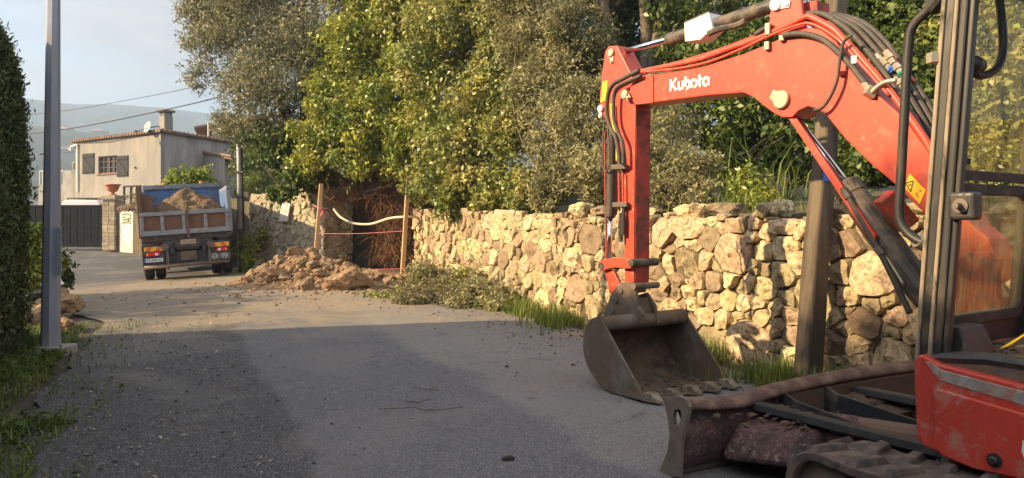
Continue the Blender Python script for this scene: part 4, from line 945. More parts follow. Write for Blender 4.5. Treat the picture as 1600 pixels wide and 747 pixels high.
# lettering on the boom
u0 = bp(1046, 143, -BW - .003); u1 = bp(1107, 133.5, -BW - .003); tx = (u1 - u0); tL = tx.length; tx = tx.normalized(); ty = (ZV - tx * ZV.dot(tx)).normalized(); S = tL / 62.0
def stroke(mb, pts, w=3.6):
    pts = [Vector((x, y, 0)) for x, y in pts]
    L_, R_ = [], []
    for i, p in enumerate(pts):
        d = (pts[min(i + 1, len(pts) - 1)] - pts[max(i - 1, 0)]).normalized(); n = Vector((-d.y, d.x, 0)) * w / 2; L_.append(p + n); R_.append(p - n)
    f = lambda v, z: u0 + tx * v.x * S + ty * v.y * S - RR * z
    for i in range(len(pts) - 1):
        q = [L_[i], L_[i + 1], R_[i + 1], R_[i]]; mb.loft([f(v, .0) for v in q], [f(v, .0015) for v in q])
def arc(cx, cy, rx, ry, a0, a1, n=8): return [(cx + rx * math.cos(R(a0 + (a1 - a0) * i / n)), cy + ry * math.sin(R(a0 + (a1 - a0) * i / n))) for i in range(n + 1)]
b = MB()
stroke(b, [(1.5, 0), (1.5, 15)]); stroke(b, [(11, 15), (4.6, 8.2)]); stroke(b, [(5.2, 7.2), (11.5, 0)])
stroke(b, [(15, 10.5), (15, 4.2)] + arc(18, 4.2, 3, 3.4, 190, 290, 5)); stroke(b, [(21.6, 10.5), (21.6, .2)])
stroke(b, [(26, 15), (26, 3)]); stroke(b, arc(29.5, 5, 3.6, 4.4, 130, -120, 10))
stroke(b, arc(39.2, 5.2, 4, 4.4, 80, 250, 8)); stroke(b, arc(39.8, 5.2, 4, 4.4, 70, -90, 8))
stroke(b, [(48, 14), (48, 4)] + arc(50.6, 4, 2.6, 3, 190, 270, 4)); stroke(b, [(49, 9.2), (52.4, 9.2)], 2.6)
stroke(b, arc(57.6, 5.2, 3.8, 4.4, 60, 290, 9)); stroke(b, [(61.8, 9.8), (61.8, .2)])
b.build('lettering', white_paint, boom)
# warning sticker
sq = [(1420, 272), (1443, 295), (1436, 317), (1412, 291)]; b = MB(); plate(b, [(1421, 271), (1446, 297), (1437, 319), (1413, 293)], -BW - .002, -BW); ws = b.build('warning_sticker', yellow, boom)
b = MB()
def ln(mb, pa, pb, w): 
    a, c = bp(*pa, -BW - .003), bp(*pb, -BW - .003); d = (c - a).normalized(); n = d.cross(RR).normalized() * w
    mb.loft([a + n, c + n, c - n, a - n], [v - RR * .001 for v in (a + n, c + n, c - n, a - n)])
for pa, pb in (((1415, 286), (1427, 283)), ((1427, 283), (1423, 300)), ((1423, 300), (1415, 286)), ((1419, 290), (1424, 288))): ln(b, pa, pb, .003)
b.build('warning_triangle', dark_ink, ws)
b = MB()
for pa, pb in (((1430, 302), (1434, 303)), ((1436, 297), (1440, 299)), ((1432, 305), (1435, 308))): ln(b, pa, pb, .006)
b.build('warning_mark', cr_, ws)

# red hard lines along the top of the boom, hoses, clamps
def line(name, px, off, r, mtl, par=boom, n=8, k=6): 
    b = MB(); b.tube(spline([bp(x, y, o) if True else None for (x, y, o) in [(p + (off,)) if len(p) == 2 else p for p in px]], k), r, n); return b.build(name, mtl, par, smooth=True)
line('steel_pipe', [(988, 116), (1010, 110), (1050, 102), (1095, 92), (1140, 76), (1190, 58), (1235, 38), (1258, 27), (1268, 27), (1300, 44), (1315, 58), (1345, 90), (1400, 155), (1440, 210), (1470, 260)], -.12, .026, red)
line('steel_pipe', [(1000, 113), (1060, 107), (1110, 96), (1160, 76), (1200, 57), (1245, 40), (1270, 38), (1310, 62), (1345, 100), (1390, 150)], -.15, .013, red)
line('steel_pipe', [(1000, 112), (1060, 98), (1120, 80), (1180, 58), (1230, 40), (1262, 32)], -.02, .02, red)
line('rubber_hose', [(1180, 54), (1215, 34), (1255, 22), (1285, 22), (1310, 36), (1330, 52), (1365, 92), (1400, 140), (1440, 205), (1475, 265)], -.06, .022, hose_m)
line('rubber_hose', [(1225, 55), (1255, 53), (1285, 62), (1310, 82), (1330, 103), (1345, 122), (1352, 130)], -.165, .024, hose_m)
for o, dx in ((.0, 14), (.05, 26), (.09, 36)):
    line('rubber_hose', [(1290 + dx * .3, 22, o), (1325 + dx * .6, 45 - dx * .3, o), (1350 + dx, 75 - dx * .2, o), (1375 + dx, 105, o), (1400 + dx, 140, o), (1430 + dx, 190, o), (1465 + dx, 255, o)], o, .021, hose_m)
for o, dx in ((.02, 20), (.07, 34)):
    line('steel_pipe', [(1310 + dx * .3, 42, o), (1345 + dx, 72, o), (1370 + dx, 100, o), (1395 + dx, 128, o)], o, .012, red)
for i, (x0, y0, x1, y1, m_) in enumerate(((1368, 86, 1378, 100, zinc), (1384, 80, 1396, 99, zinc), (1378, 92, 1390, 108, zinc), (1390, 105, 1396, 112, blue_cap), (1399, 100, 1407, 113, zinc), (1407, 113, 1411, 119, green_cap), (1398, 122, 1412, 140, zinc), (1405, 124, 1414, 134, zinc))):
    o = -.03; b = MB(); a, c = bp(x0, y0, o), bp(x1, y1, o); b.tube([a, a.lerp(c, .3), a.lerp(c, .31), a.lerp(c, .6), a.lerp(c, .61), c], [.024, .024, .031, .031, .022, .022], 6); b.build('hose_fitting', m_, boom)
line('steel_pipe', [(1362, 145), (1372, 135), (1385, 128), (1400, 126)], -.17, .018, zinc)
b = MB(); a, c = bp(1350, 130, -.165), bp(1357, 140, -.165); b.tube([a, c], .026, 8); b.box(bp(1360, 144, -.16), (.07, .06, .07), Matrix.Rotation(.6, 3, 'Y')); b.build('hose_fitting', zinc, boom)
line('loop_hose', [(1331, 55), (1318, 66), (1312, 95), (1308, 125), (1298, 150), (1285, 168), (1272, 172)], -.20, .0125, hose_m)
for (x, y, h) in ((1200, 46, .1), (1199, 72, .07), (1335, 94, .06), (1222, 60, .05)):
    b = MB(); b.box(bp(x, y, -.15), (.04, .05, h), Matrix.Rotation(R(-34), 3, 'Z')); b.build('pipe_clamp', zinc if x != 1335 else white_paint, boom, bevel=.006)
b = MB(); b.box(bp(1315, 115, -BW - .02), (.03, .05, .03)); b.build('hose_lug', red, boom)

# arm cylinder above the boom
def rodcyl(name, rod_px, bar_px, end_px, off, rr, rb, mtl, par=exc):
    a, c, e = bp(*rod_px, off), bp(*bar_px, off), bp(*end_px, off); d = (e - c).normalized()
    b = MB(); b.tube([c - d * .02, c, c + d * .10, c + d * .101, e - d * .1, e], [rb * .8, rb * 1.06, rb * 1.06, rb, rb, rb * .9], 20); o = b.build(name, mtl, par, smooth=False, bevel=.004)
    b = MB(); b.tube([a, c], rr, 18); b.lathe([(rr * 1.7, -rr), (rr * 1.7, rr)], a, RR, 14); b.build('chrome_rod', chrome, o, smooth=True); return o, d
cyl_m = mat('cylinder_paint', (.045, .038, .034), (.065, .055, .048), 6, rough=.45, dirt=(.17, .13, .09), dscale=6, damt=.45)
ac, d = rodcyl('arm_cylinder', (966, 83), (1045, 62), (1216, 6), 0, .03, .058, cyl_m)
b = MB(); a0 = [bp(1069, 36, -.085), bp(1107, 19, -.085), bp(1113, 44, -.085), bp(1094, 62, -.085), bp(1070, 65, -.085)]; b.loft(a0, [v + RR * .17 for v in a0]); b.build('cylinder_guard', white_paint, ac, bevel=.006)
b = MB(); a0 = [bp(1069, 36, -.087) + ZV * .004, bp(1107, 19, -.087) + ZV * .004]; a0 = [a0[0], a0[1], a0[1] + RR * .18, a0[0] + RR * .18]; b.loft(a0, [v + ZV * .008 for v in a0]); b.build('guard_lid', cyl_m, ac)
b = MB(); p = bp(1054, 45, -.03); b.tube([p, p + Vector((0, 0, -.09))], .02, 8); b.build('hose_fitting', cyl_m, ac); b = MB(); b.tube(spline([bp(1108, 52, -.07), bp(1125, 45, -.08), bp(1150, 40, -.08), bp(1165, 33, -.07)], 4), .03, 8); b.build('hydraulic_tube', cyl_m, ac)

# stick (dipper arm)
SW = .108
st_px = [(945, 80), (951, 72), (964, 71), (970, 84), (984, 112), (992, 137), (993, 170), (991, 300), (990, 445), (976, 445), (974, 300), (967, 205), (947, 190), (938, 172), (937, 150), (940, 118)]
b = MB(); plate(b, st_px, -SW, SW); stick = b.build('dipper_arm', red, exc, bevel=.010)
# muddy plate on the near face of the stick
b = MB(); A = bp(992.5, 172, -SW); B = bp(990.5, 440, -SW); off = -F_ * .006
q = [A + off + RR * .012, A + off + RR * (2 * SW - .012), B + off + RR * (2 * SW - .012), B + off + RR * .012]; b.loft(q, [v + F_ * .004 for v in q]); b.build('wear_plate', red_dirty, stick)
b = MB(); plate(b, [(938, 160), (942, 127), (949, 126), (947, 156)], -SW - .003, -SW); b.build('sticker', yellow, stick)
pin('pin', 956, 83, -SW, .045, .03, zinc, (957, 96), stick)
pin('pin', 940, 170, -SW, .04, .03, white_paint, (939, 182), stick)
# bucket cylinder
bc, d = rodcyl('bucket_cylinder', (952, 413), (954, 338), (957, 196), 0, .024, .05, hose_m)
b = MB(); a0 = [(948, 196), (963, 196), (963, 335), (955, 341)]; plate(b, a0, .06, .075); b.build('cylinder_guard', red_dirty, bc)
line('steel_pipe', [(948, 188), (943, 205), (942, 255), (947, 268), (952, 250), (950, 200)], -.08, .009, cyl_m, stick)
line('rubber_hose', [(998, 110), (975, 122), (958, 132), (950, 148), (948, 175), (952, 195), (962, 215), (967, 240), (968, 258)], -.17, .024, hose_m, stick)
line('rubber_hose', [(1002, 118), (980, 128), (965, 136), (959, 150), (959, 185), (965, 205), (973, 225), (974, 258)], -.19, .020, hose_m, stick)
line('marker_hose', [(955, 162), (957, 190), (963, 215), (964, 252)], -.16, .012, yellow, stick)
for x in (967, 973): line('steel_pipe', [(x, 270), (x + .5, 300), (x + 1, 330)], -.15, .012, red, stick)
for (x, y) in ((969, 261), (971, 320)): b = MB(); b.box(bp(x, y, -.15), (.16, .10, .05), Matrix.Rotation(R(-34), 3, 'Z')); b.build('hose_clamp', steel_worn, stick, bevel=.005)
for (x, y) in ((969.5, 332), (974, 322)): b = MB(); a = bp(x, y, -.15); b.tube([a, a - ZV * .12, a - ZV * .12 - F_ * .001, a - ZV * .3], [.018, .022, .026, .024], 8); b.build('hose_fitting', cyl_m, stick)
line('steel_pipe', [(945, 205), (946, 300), (948, 405)], .05, .011, red_dirty, stick)
# bucket linkage
b = MB(); lk = [(934, 416), (936, 408), (944, 405), (962, 402), (984, 404), (990, 411), (985, 420), (975, 420), (962, 418), (950, 420), (940, 424)]
for o in (-.17, .13): plate(b, lk, o, o + .04)
lnk = b.build('link', red, exc, bevel=.008)
b = MB(); lk = [(943, 420), (958, 422), (966, 440), (972, 452), (962, 462), (952, 458), (949, 440)]
for o in (-.12, .08): plate(b, lk, o, o + .04)
b.build('link_arm', red, exc, bevel=.008)
for (x, y) in ((937, 416), (984, 411)):
    b = MB(); p = bp(x, y, -.19); b.tube([p + RR * .01, p + RR * .37], .04, 14); b.build('link_pin', cyl_m, lnk)
b = MB(); a0 = [bp(968, 262, -SW), bp(966, 258, -SW)]
# quick coupler
cp_px = [(949, 498), (942, 494), (948, 478), (953, 462), (962, 447), (972, 441), (985, 441), (992, 452), (996, 478), (1004, 490), (1004, 506), (990, 514), (976, 512), (962, 508)]
b = MB()
for o in (-.155, .115): plate(b, cp_px, o, o + .04)
plate(b, [(968, 470), (990, 466), (996, 490), (970, 495)], -.11, .11); cpl = b.build('quick_coupler', bucket_m, exc, bevel=.01)
for (x, y) in ((965, 455), (957, 470), (952, 485), (986, 448)):
    b = MB(); p = bp(x, y, -.20); b.tube([p + RR * .03, p + RR * .37], .033, 12); b.build('coupler_pin', steel_worn, cpl)
# bucket
HW = .56
prof = [(.04, .012), (.20, .0), (.46, .0), (.62, .03), (.77, .11), (.88, .25), (.915, .40), (.88, .55), (.80, .66), (.70, .70)]
prof = [(v.x, v.y) for v in spline([Vector((a, c, 0)) for a, c in prof], 3)]
inn = []
for i, (t, z) in enumerate(prof):
    a = prof[max(i - 1, 0)]; c = prof[min(i + 1, len(prof) - 1)]; d = Vector((c[0] - a[0], c[1] - a[1])).normalized(); inn.append((t - d.y * .022, z + d.x * .022))
b = MB(); n = len(prof); base = len(b.v)
b.v += [tuple(TZ(t, z, -HW)) for t, z in prof] + [tuple(TZ(t, z, HW)) for t, z in prof] + [tuple(TZ(t, z, -HW)) for t, z in inn] + [tuple(TZ(t, z, HW)) for t, z in inn]
for i in range(n - 1):
    b.f += [(i, n + i, n + i + 1, i + 1), (2 * n + i + 1, 3 * n + i + 1, 3 * n + i, 2 * n + i), (i, i + 1, 2 * n + i + 1, 2 * n + i), (n + i + 1, n + i, 3 * n + i, 3 * n + i + 1)]
b.f += [(0, 2 * n, 3 * n, n), (n - 1, 2 * n - 1, 4 * n - 1, 3 * n - 1)]
bucket = b.build('bucket', bucket_in, exc, smooth=False)
side = prof + [(.66, .71), (.60, .64), (.36, .38), (.12, .12)]
for o in (-HW - .022, HW - .003):
    b = MB(); b.loft([TZ(t, z, o) for t, z in side], [TZ(t, z, o + .025) for t, z in side]); b.build('side_plate', bucket_m, bucket, bevel=.004)
for o in (-HW - .034, HW + .022):
    b = MB(); q = [(.03, .012), (.30, .012), (.20, .16), (.11, .13)]; b.loft([TZ(t, z, o) for t, z in q], [TZ(t, z, o + .012) for t, z in q]); b.build('side_cutter', steel_worn, bucket, bevel=.003)
b = MB(); b.tube([TZ(.645, .63, -HW + .003), TZ(.645, .63, HW - .004)], .075, 16); b.build('torque_tube', bucket_m, bucket, smooth=True)
b = MB(); b.loft([TZ(t, z, -HW) for t, z in ((.0, .004), (.16, .0), (.16, .03), (.0, .022))], [TZ(t, z, HW) for t, z in ((.0, .004), (.16, .0), (.16, .03), (.0, .022))]); b.build('cutting_edge', bucket_m, bucket, bevel=.003)
for o in (-.13, .09):
    b = MB(); q = [(.55, .60), (.60, .78), (.72, .90), (.84, .86), (.90, .62), (.84, .56), (.70, .68)]; b.loft([TZ(t, z, o) for t, z in q], [TZ(t, z, o + .04) for t, z in q]); b.build('bucket_ear', bucket_m, bucket, bevel=.008)
for k in range(5):
    o = -HW + .05 + k * (2 * HW - .10) / 4; b = MB()
    A = [TZ(.07, .005, o - .055), TZ(.07, .005, o + .055), TZ(.09, .075, o + .05), TZ(.09, .075, o - .05)]; B = [TZ(-.10, .008, o - .038), TZ(-.10, .008, o + .038), TZ(-.10, .030, o + .034), TZ(-.10, .030, o - .034)]
    m_ = [TZ(-.01, .002, o - .055), TZ(-.01, .002, o + .055), TZ(-.01, .088, o + .05), TZ(-.01, .088, o - .05)]
    b.loft(A, m_); b.loft([v.lerp(m_[0].lerp(m_[2], .5), .08) - F_ * .001 for v in m_], B); b.build('tooth', mat('bare_tooth_steel', (.30, .26, .20), (.18, .15, .11), 14, rough=.6, metal=.2, dirt=(.12, .085, .055), damt=.55, dscale=9) if k == 0 else bpy.data.materials['bare_tooth_steel'], bucket, bevel=.006)
rnd = random.Random(4); b = MB()
for k in range(60):
    o = rnd.uniform(-.5, .5); t = rnd.uniform(.10, .6); s = rnd.uniform(.008, .03); vs, fs = rock_verts(700 + k, (s, s, s * .7), 2); c = TZ(t, .03 + s * .2, o); b.add([v + c for v in vs], fs)
b.build('mud_clods', mud, bucket)['kind'] = 'stuff'

# boom lift cylinder and its guard
lc_, d = rodcyl('boom_cylinder', (1228, 168), (1322, 290), (1452, 470), .02, .04, .105, cyl_m)
b = MB(); plate(b, [(1231, 184), (1238, 178), (1245, 186), (1368, 368), (1366, 378), (1356, 372)], -.12, -.085); b.build('rod_guard', red, lc_, bevel=.004)
line('rubber_hose', [(1316, 294), (1322, 302), (1338, 330), (1362, 372), (1378, 400), (1398, 440), (1422, 490)], -.11, .022, hose_m, lc_)
for x0, y0, x1, y1 in ((1318, 298, 1326, 310), (1370, 386, 1378, 398)): b = MB(); b.tube([bp(x0, y0, -.11), bp(x1, y1, -.11)], .029, 8); b.build('hose_fitting', steel_worn, lc_)
line('steel_pipe', [(1375, 392), (1390, 410), (1412, 445)], -.09, .012, zinc, lc_)
# boom foot casting and swing post
b = MB(); ft = [(1497, 405), (1512, 392), (1545, 395), (1558, 420), (1565, 500), (1560, 620), (1500, 620), (1490, 500)]
for o in (-.20, .15): plate(b, ft, o, o + .05)
p = TZ(-2.6, .75); b.lathe([(.22, -.35), (.22, .25), (.16, .3)], p, ZV, 20); b.build('swing_post', red_dirty, exc, bevel=.01)
line('rubber_hose', [(1395, 330), (1410, 355), (1432, 372), (1452, 380), (1475, 400)], .05, .03, hose_m, exc)
b = MB(); p = bp(1400, 330, -.0); b.box(p, (.28, .12, .14), Matrix.Rotation(.9, 3, 'Y')); b.build('hose_bracket', red_dirty, exc, bevel=.01)

# ---- cab and body (upper structure)
CB = Vector((2.03, 3.68, 0))           # front left corner of the body
def U(f, r, z): return CB + F_ * f + RR * r + Vector((0, 0, z))
def up(px, py, r=0.0): return hit(px, py, CB + RR * r, RR)
b = MB(); sk = [(1427, 566), (1432, 556), (1440, 554), (1466, 569), (1600, 603)]; A = [up(x, y) for x, y in sk]
e = up(1600, 603); A += [U(-1.9, 0, e.z + .01), U(-1.9, 0, .46)]
A += [up(x, y) for x, y in [(1565, 747), (1480, 714), (1440, 697), (1431, 680)]]
b.loft(A, [a + RR * .30 for a in A]); skirt = b.build('side_skirt', red_worn, exc, bevel=.025, seg=3)
b = MB(); A = [up(x, y, -.016) for x, y in [(1458, 612), (1463, 607), (1600, 647)]]; A += [U(-1.5, -.016, A[-1].z), U(-1.5, -.016, .53)] + [up(x, y, -.016) for x, y in [(1520, 733), (1472, 713), (1459, 700)]]
b.loft(A, [a + RR * .02 for a in A]); pnl = b.build('access_panel', red_worn, skirt, bevel=.012, seg=3)
b = MB(); A = [up(x, y, -.004) for x, y in [(1446, 566), (1452, 566), (1470, 578), (1600, 612), (1600, 634), (1466, 594)]]; b.loft(A, [a + RR * .006 for a in A]); b.build('bare_metal_edge', mat('bare_scuffed_metal', (.42, .40, .37), (.30, .26, .22), 12, rough=.5, metal=.35, dirt=(.34, .10, .07), dscale=14, damt=.45, bump=.2, bscale=40), skirt, bevel=.004)
p = up(1554, 719, -.017); b = MB(); b.lathe([(.033, 0), (.033, .006), (.02, .006), (.02, .022), (.014, .028), (.002, .028)], p, -RR, 16); b.build('lock_bolt', black_paint, pnl)
b = MB(); q = [up(x, y, -.0185) for x, y in [(1598, 688), (1596, 705), (1600, 716), (1640, 728), (1640, 700)]]; b.loft(q, [v + RR * .002 for v in q]); b.build('panel_decal', white_paint, pnl)
# body behind the skirt, engine bay and counterweight, mostly out of the frame
b = MB(); b.loft([U(-.12, .31, .52), U(-.12, 1.35, .52), U(-1.9, 1.35, .52), U(-1.9, .31, .52)], [U(-.12, .31, .90), U(-.12, 1.35, .90), U(-1.9, 1.35, .90), U(-1.9, .31, .90)]); b.build('body_frame', tdark, exc)
b = MB(); b.loft([U(-1.65, .1, .6), U(-1.65, 1.9, .6), U(-2.6, 1.75, .6), U(-2.75, 1.0, .6), U(-2.6, .2, .6)], [U(-1.65, .1, 1.55), U(-1.65, 1.9, 1.55), U(-2.6, 1.75, 1.5), U(-2.75, 1.0, 1.5), U(-2.6, .2, 1.5)]); b.build('engine_cover', red, exc, bevel=.06)
b = MB(); b.loft([U(-.2, 1.36, .55), U(-.2, 1.95, .55), U(-1.64, 1.95, .55), U(-1.64, 1.36, .55)], [U(-.35, 1.36, 1.3), U(-.35, 1.95, 1.3), U(-1.64, 1.95, 1.5), U(-1.64, 1.36, 1.5)]); b.build('side_cover', red, exc, bevel=.05)
# cab floor with mat, mud, kick plate
zf = .97
cab = None
b = MB(); b.loft([U(-.03, .05, zf - .06), U(-.03, 1.13, zf - .06), U(-1.6, 1.13, zf - .06), U(-1.6, .05, zf - .06)], [U(-.03, .05, zf), U(-.03, 1.13, zf), U(-1.6, 1.13, zf), U(-1.6, .05, zf)]); cab = b.build('cab_floor', mat('muddy_floor_mat', (.07, .06, .05), (.16, .12, .085), 7, rough=.9, dirt=(.15, .105, .065), dscale=5, damt=.7, bump=.6, bscale=25), exc)
b = MB(); rnd = random.Random(9)
for k in range(130):
    f, r, s = rnd.uniform(-.9, -.08), rnd.uniform(.08, .7), rnd.uniform(.006, .026); vs, fs = rock_verts(900 + k, (s, s, s * .6), 1); c = U(f, r, zf + s * .2); b.add([v + c for v in vs], fs)
b.build('floor_mud', mud, cab)['kind'] = 'stuff'
# pillars and screen
LEAN = .132 / (2.73 - .96)
def W(r, z, f=0.0): return U(-.005 - (z - .96) * LEAN + f, r, z)
def strip(mb, r0, r1, f0, f1, z0, z1):
    mb.hexa([W(r0, z0, f0), W(r1, z0, f0), W(r1, z0, f1), W(r0, z0, f1), W(r0, z1, f0), W(r1, z1, f0), W(r1, z1, f1), W(r0, z1, f1)])
fr_ = MB(); 
strip(fr_, .055, .10, -.028, .013, .88, 2.95)
pil = fr_.build('cab_pillar', black_paint, exc, bevel=.006)
b = MB(); strip(b, .050, .10, .015, .038, .88, 2.95); b.build('pillar_edge', tan_edge, pil, bevel=.008)
b = MB(); strip(b, .042, .095, -.050, -.030, .90, 2.9); b.build('door_edge', tan_edge, pil, bevel=.006)
b = MB(); strip(b, .050, .095, -.092, -.052, .90, 2.93); b.build('door_frame', black_dusty, pil, bevel=.010)
b = MB(); strip(b, .056, .10, -.122, -.094, .90, 2.9); b.build('inner_trim', black_paint, pil, bevel=.008)
b = MB(); strip(b, 1.09, 1.16, -.06, .05, .955, 2.95); b.build('cab_pillar', black_dusty, exc, bevel=.01)
for r in (.05, 1.09):
    b = MB(); b.loft([U(-1.62, r, .95), U(-1.62, r + .07, .95), U(-1.70, r + .07, .95), U(-1.70, r, .95)], [U(-1.72, r, 2.95), U(-1.72, r + .07, 2.95), U(-1.80, r + .07, 2.95), U(-1.80, r, 2.95)]); b.build('cab_pillar', black_dusty, exc, bevel=.01)
b = MB(); b.loft([W(.0, 2.95, .1), W(1.2, 2.95, .1), U(-1.85, 1.2, 2.95), U(-1.85, 0, 2.95)], [W(.05, 3.05, .02), W(1.15, 3.05, .02), U(-1.8, 1.15, 3.05), U(-1.8, .05, 3.05)]); b.build('cab_roof', black_paint, exc, bevel=.02)
# screen frames and dirty glass
gl = bpy.data.materials.new('dirty_glass'); gl.use_nodes = True; t_ = gl.node_tree; N = t_.nodes; L = t_.links
for n in list(N): N.remove(n)
o_ = N.new('ShaderNodeOutputMaterial'); tr = N.new('ShaderNodeBsdfTransparent'); tr.inputs[0].default_value = (.90, .90, .80, 1); gs = N.new('ShaderNodeBsdfGlossy'); gs.inputs[1].default_value = .04
df = N.new('ShaderNodeBsdfDiffuse'); df.inputs[0].default_value = (.30, .25, .15, 1); tl_ = N.new('ShaderNodeBsdfTranslucent'); tl_.inputs[0].default_value = (.30, .25, .13, 1); ad = N.new('ShaderNodeAddShader'); L.new(df.outputs[0], ad.inputs[0]); L.new(tl_.outputs[0], ad.inputs[1])
m1 = N.new('ShaderNodeMixShader'); m1.inputs[0].default_value = .05; m2 = N.new('ShaderNodeMixShader')
tcn = N.new('ShaderNodeTexCoord'); mp_ = N.new('ShaderNodeMapping'); mp_.inputs['Scale'].default_value = (7, 7, 1.4); ns = N.new('ShaderNodeTexNoise'); ns.inputs['Scale'].default_value = 5; ns.inputs['Detail'].default_value = 9; ns.inputs['Roughness'].default_value = .75
rr_ = N.new('ShaderNodeMapRange'); rr_.inputs[1].default_value = .38; rr_.inputs[2].default_value = .78; rr_.inputs[3].default_value = .02; rr_.inputs[4].default_value = .34
L.new(tcn.outputs['Object'], mp_.inputs[0]); L.new(mp_.outputs[0], ns.inputs['Vector']); L.new(ns.outputs[0], rr_.inputs[0]); L.new(rr_.outputs[0], m2.inputs[0])
L.new(tr.outputs[0], m1.inputs[1]); L.new(gs.outputs[0], m1.inputs[2]); L.new(m1.outputs[0], m2.inputs[1]); L.new(ad.outputs[0], m2.inputs[2]); L.new(m2.outputs[0], o_.inputs[0])
WN = (W(1, 1) - W(0, 1)).cross(W(0, 2) - W(0, 1)).normalized()
def wrect(r0, r1, z0, z1, rad, f=0.0, n=5):
    pts = []
    for (cr, cz, a0) in ((r0 + rad, z0 + rad, 180), (r1 - rad, z0 + rad, 270), (r1 - rad, z1 - rad, 0), (r0 + rad, z1 - rad, 90)):
        for i in range(n + 1): a = R(a0 + 90 * i / n); pts.append(W(cr + rad * math.cos(a), cz + rad * math.sin(a), f))
    return pts
def wz(py, r): # height of the screen plane under a photo pixel row near r
    return None
b = MB(); b.tube([U(-.06, .075, .955), U(-.30, .075, .985), U(-1.6, .075, .985)], .034, 8); b.build('cab_sill', black_paint, exc)
zb0, zb1, zb2, zb3 = 1.145, 1.80, 1.885, 2.85
def frame(mb, r0, r1, z0, z1, w, rad, f0, f1):
    A = wrect(r0, r1, z0, z1, rad + w, f0); B = wrect(r0 + w, r1 - w, z0 + w, z1 - w, rad, f0); n = len(A); A2 = [v + F_ * (f1 - f0) for v in A]; B2 = [v + F_ * (f1 - f0) for v in B]
    base = len(mb.v); mb.v += [tuple(v) for v in A + B + A2 + B2]
    for i in range(n):
        j = (i + 1) % n
        for (p, q) in ((0, n), (2 * n, 3 * n)): mb.f.append((base + p + i, base + p + j, base + q + j, base + q + i))
        mb.f += [(base + i, base + j, base + 2 * n + j, base + 2 * n + i), (base + n + i, base + n + j, base + 3 * n + j, base + 3 * n + i)]
for (z0, z1, lab) in ((zb0 - .045, zb1 + .03, 'lower_screen_frame'), (zb2 - .03, zb3 + .05, 'upper_screen_frame')):
    b = MB(); frame(b, .125, 1.085, z0, z1, .05, .06 if 'lower' in lab else .02, -.04, .0); fo = b.build(lab, rubber, exc, bevel=.006)
    b = MB(); q = wrect(.165, 1.045, z0 + .04, z1 - .04, .05, -.022); b.loft(q, [v + F_ * .006 for v in q]); b.build('glass', gl, fo)
b = MB(); strip(b, .12, 1.10, -.015, .045, .97, zb0 - .047); b.build('kick_plate', tdark, exc)
b = MB(); q = [U(-.2, .13, zf), U(-.2, .42, zf), U(-.045, .42, zf), U(-.045, .13, zf)]; q2 = [U(-.14, .15, zf + .14), U(-.14, .40, zf + .14), U(-.05, .40, zf + .14), U(-.05, .15, zf + .14)]; b.loft(q, q2); b.build('foot_rest', black_dusty, cab, bevel=.01)
# latch block on the door frame
lt0 = W(.105, 1.70, -.20); b = MB(); rp_ = lambda p, sr, sz, sf, o=(0, 0, 0): [p + RR * (o[0] + a * sr) + ZV * (o[2] + c * sz) + F_ * (o[1] + d * sf) for c in (-1, 1) for (a, d) in ((-1, -1), (1, -1), (1, 1), (-1, 1))]
lp_ = up(1508, 322, .06)
b.hexa(rp_(lp_, .045, .068, .062)); lo = b.build('latch_block', black_paint, pil, bevel=.018, seg=3)
b = MB(); b.lathe([(.036, 0), (.036, .008), (.015, .01), (.015, .055), (.002, .056)], lp_ - RR * .045 - ZV * .0, -RR, 14); b.build('striker', steel_worn, lo)
# hand grab and wiper arm on the screen
b = MB(); p0_ = W(.22, 2.42, -.06); b.tube(spline([W(.40, 2.80, -.07), W(.42, 2.55, -.10), W(.36, 2.42, -.11), W(.26, 2.37, -.08), W(.18, 2.40, -.06)], 6), .02, 10); b.lathe([(.04, -.04), (.045, 0), (.04, .05)], W(.2, 2.42, -.07), RR, 14); b.build('screen_handle', black_paint, exc, smooth=True)
b = MB(); b.tube([W(.185, 1.93, -.05), W(.185, 1.99, -.05)], .028, 10); b.tube([W(.24, 1.93, -.05), W(.24, 1.96, -.05)], .022, 10); b.build('screen_clip', rubber, exc)
# pedals and yellow lever
b = MB(); b.loft([U(-.28, .33, 1.02), U(-.24, .33, 1.0), U(-.24, .365, 1.0), U(-.28, .365, 1.02)], [U(-.40, .98, 1.26), U(-.36, .98, 1.23), U(-.36, 1.02, 1.23), U(-.40, 1.02, 1.26)]); b.build('yellow_lever', mat('lever_yellow', (.72, .50, .02), rough=.45), cab, bevel=.006)
b = MB(); A = [U(-.34, .42, 1.09), U(-.26, .42, 1.09), U(-.26, .52, 1.09), U(-.34, .52, 1.09)]
pa, pb = U(-.36, .36, 1.085), U(-.62, .50, 1.05); d = (pb - pa).normalized(); n = RR * .05
b.loft([pa - n, pa + n, pb + n, pb - n], [v + ZV * .018 for v in (pa - n, pa + n, pb + n, pb - n)])
for k in range(7): p = pa.lerp(pb, (k + .5) / 7) + ZV * .022; b.loft([p - n - d * .008, p + n - d * .008, p + n + d * .008, p - n + d * .008], [v + ZV * .008 for v in (p - n - d * .008, p + n - d * .008, p + n + d * .008, p - n + d * .008)])
b.build('pedal', black_dusty, cab, bevel=.003)
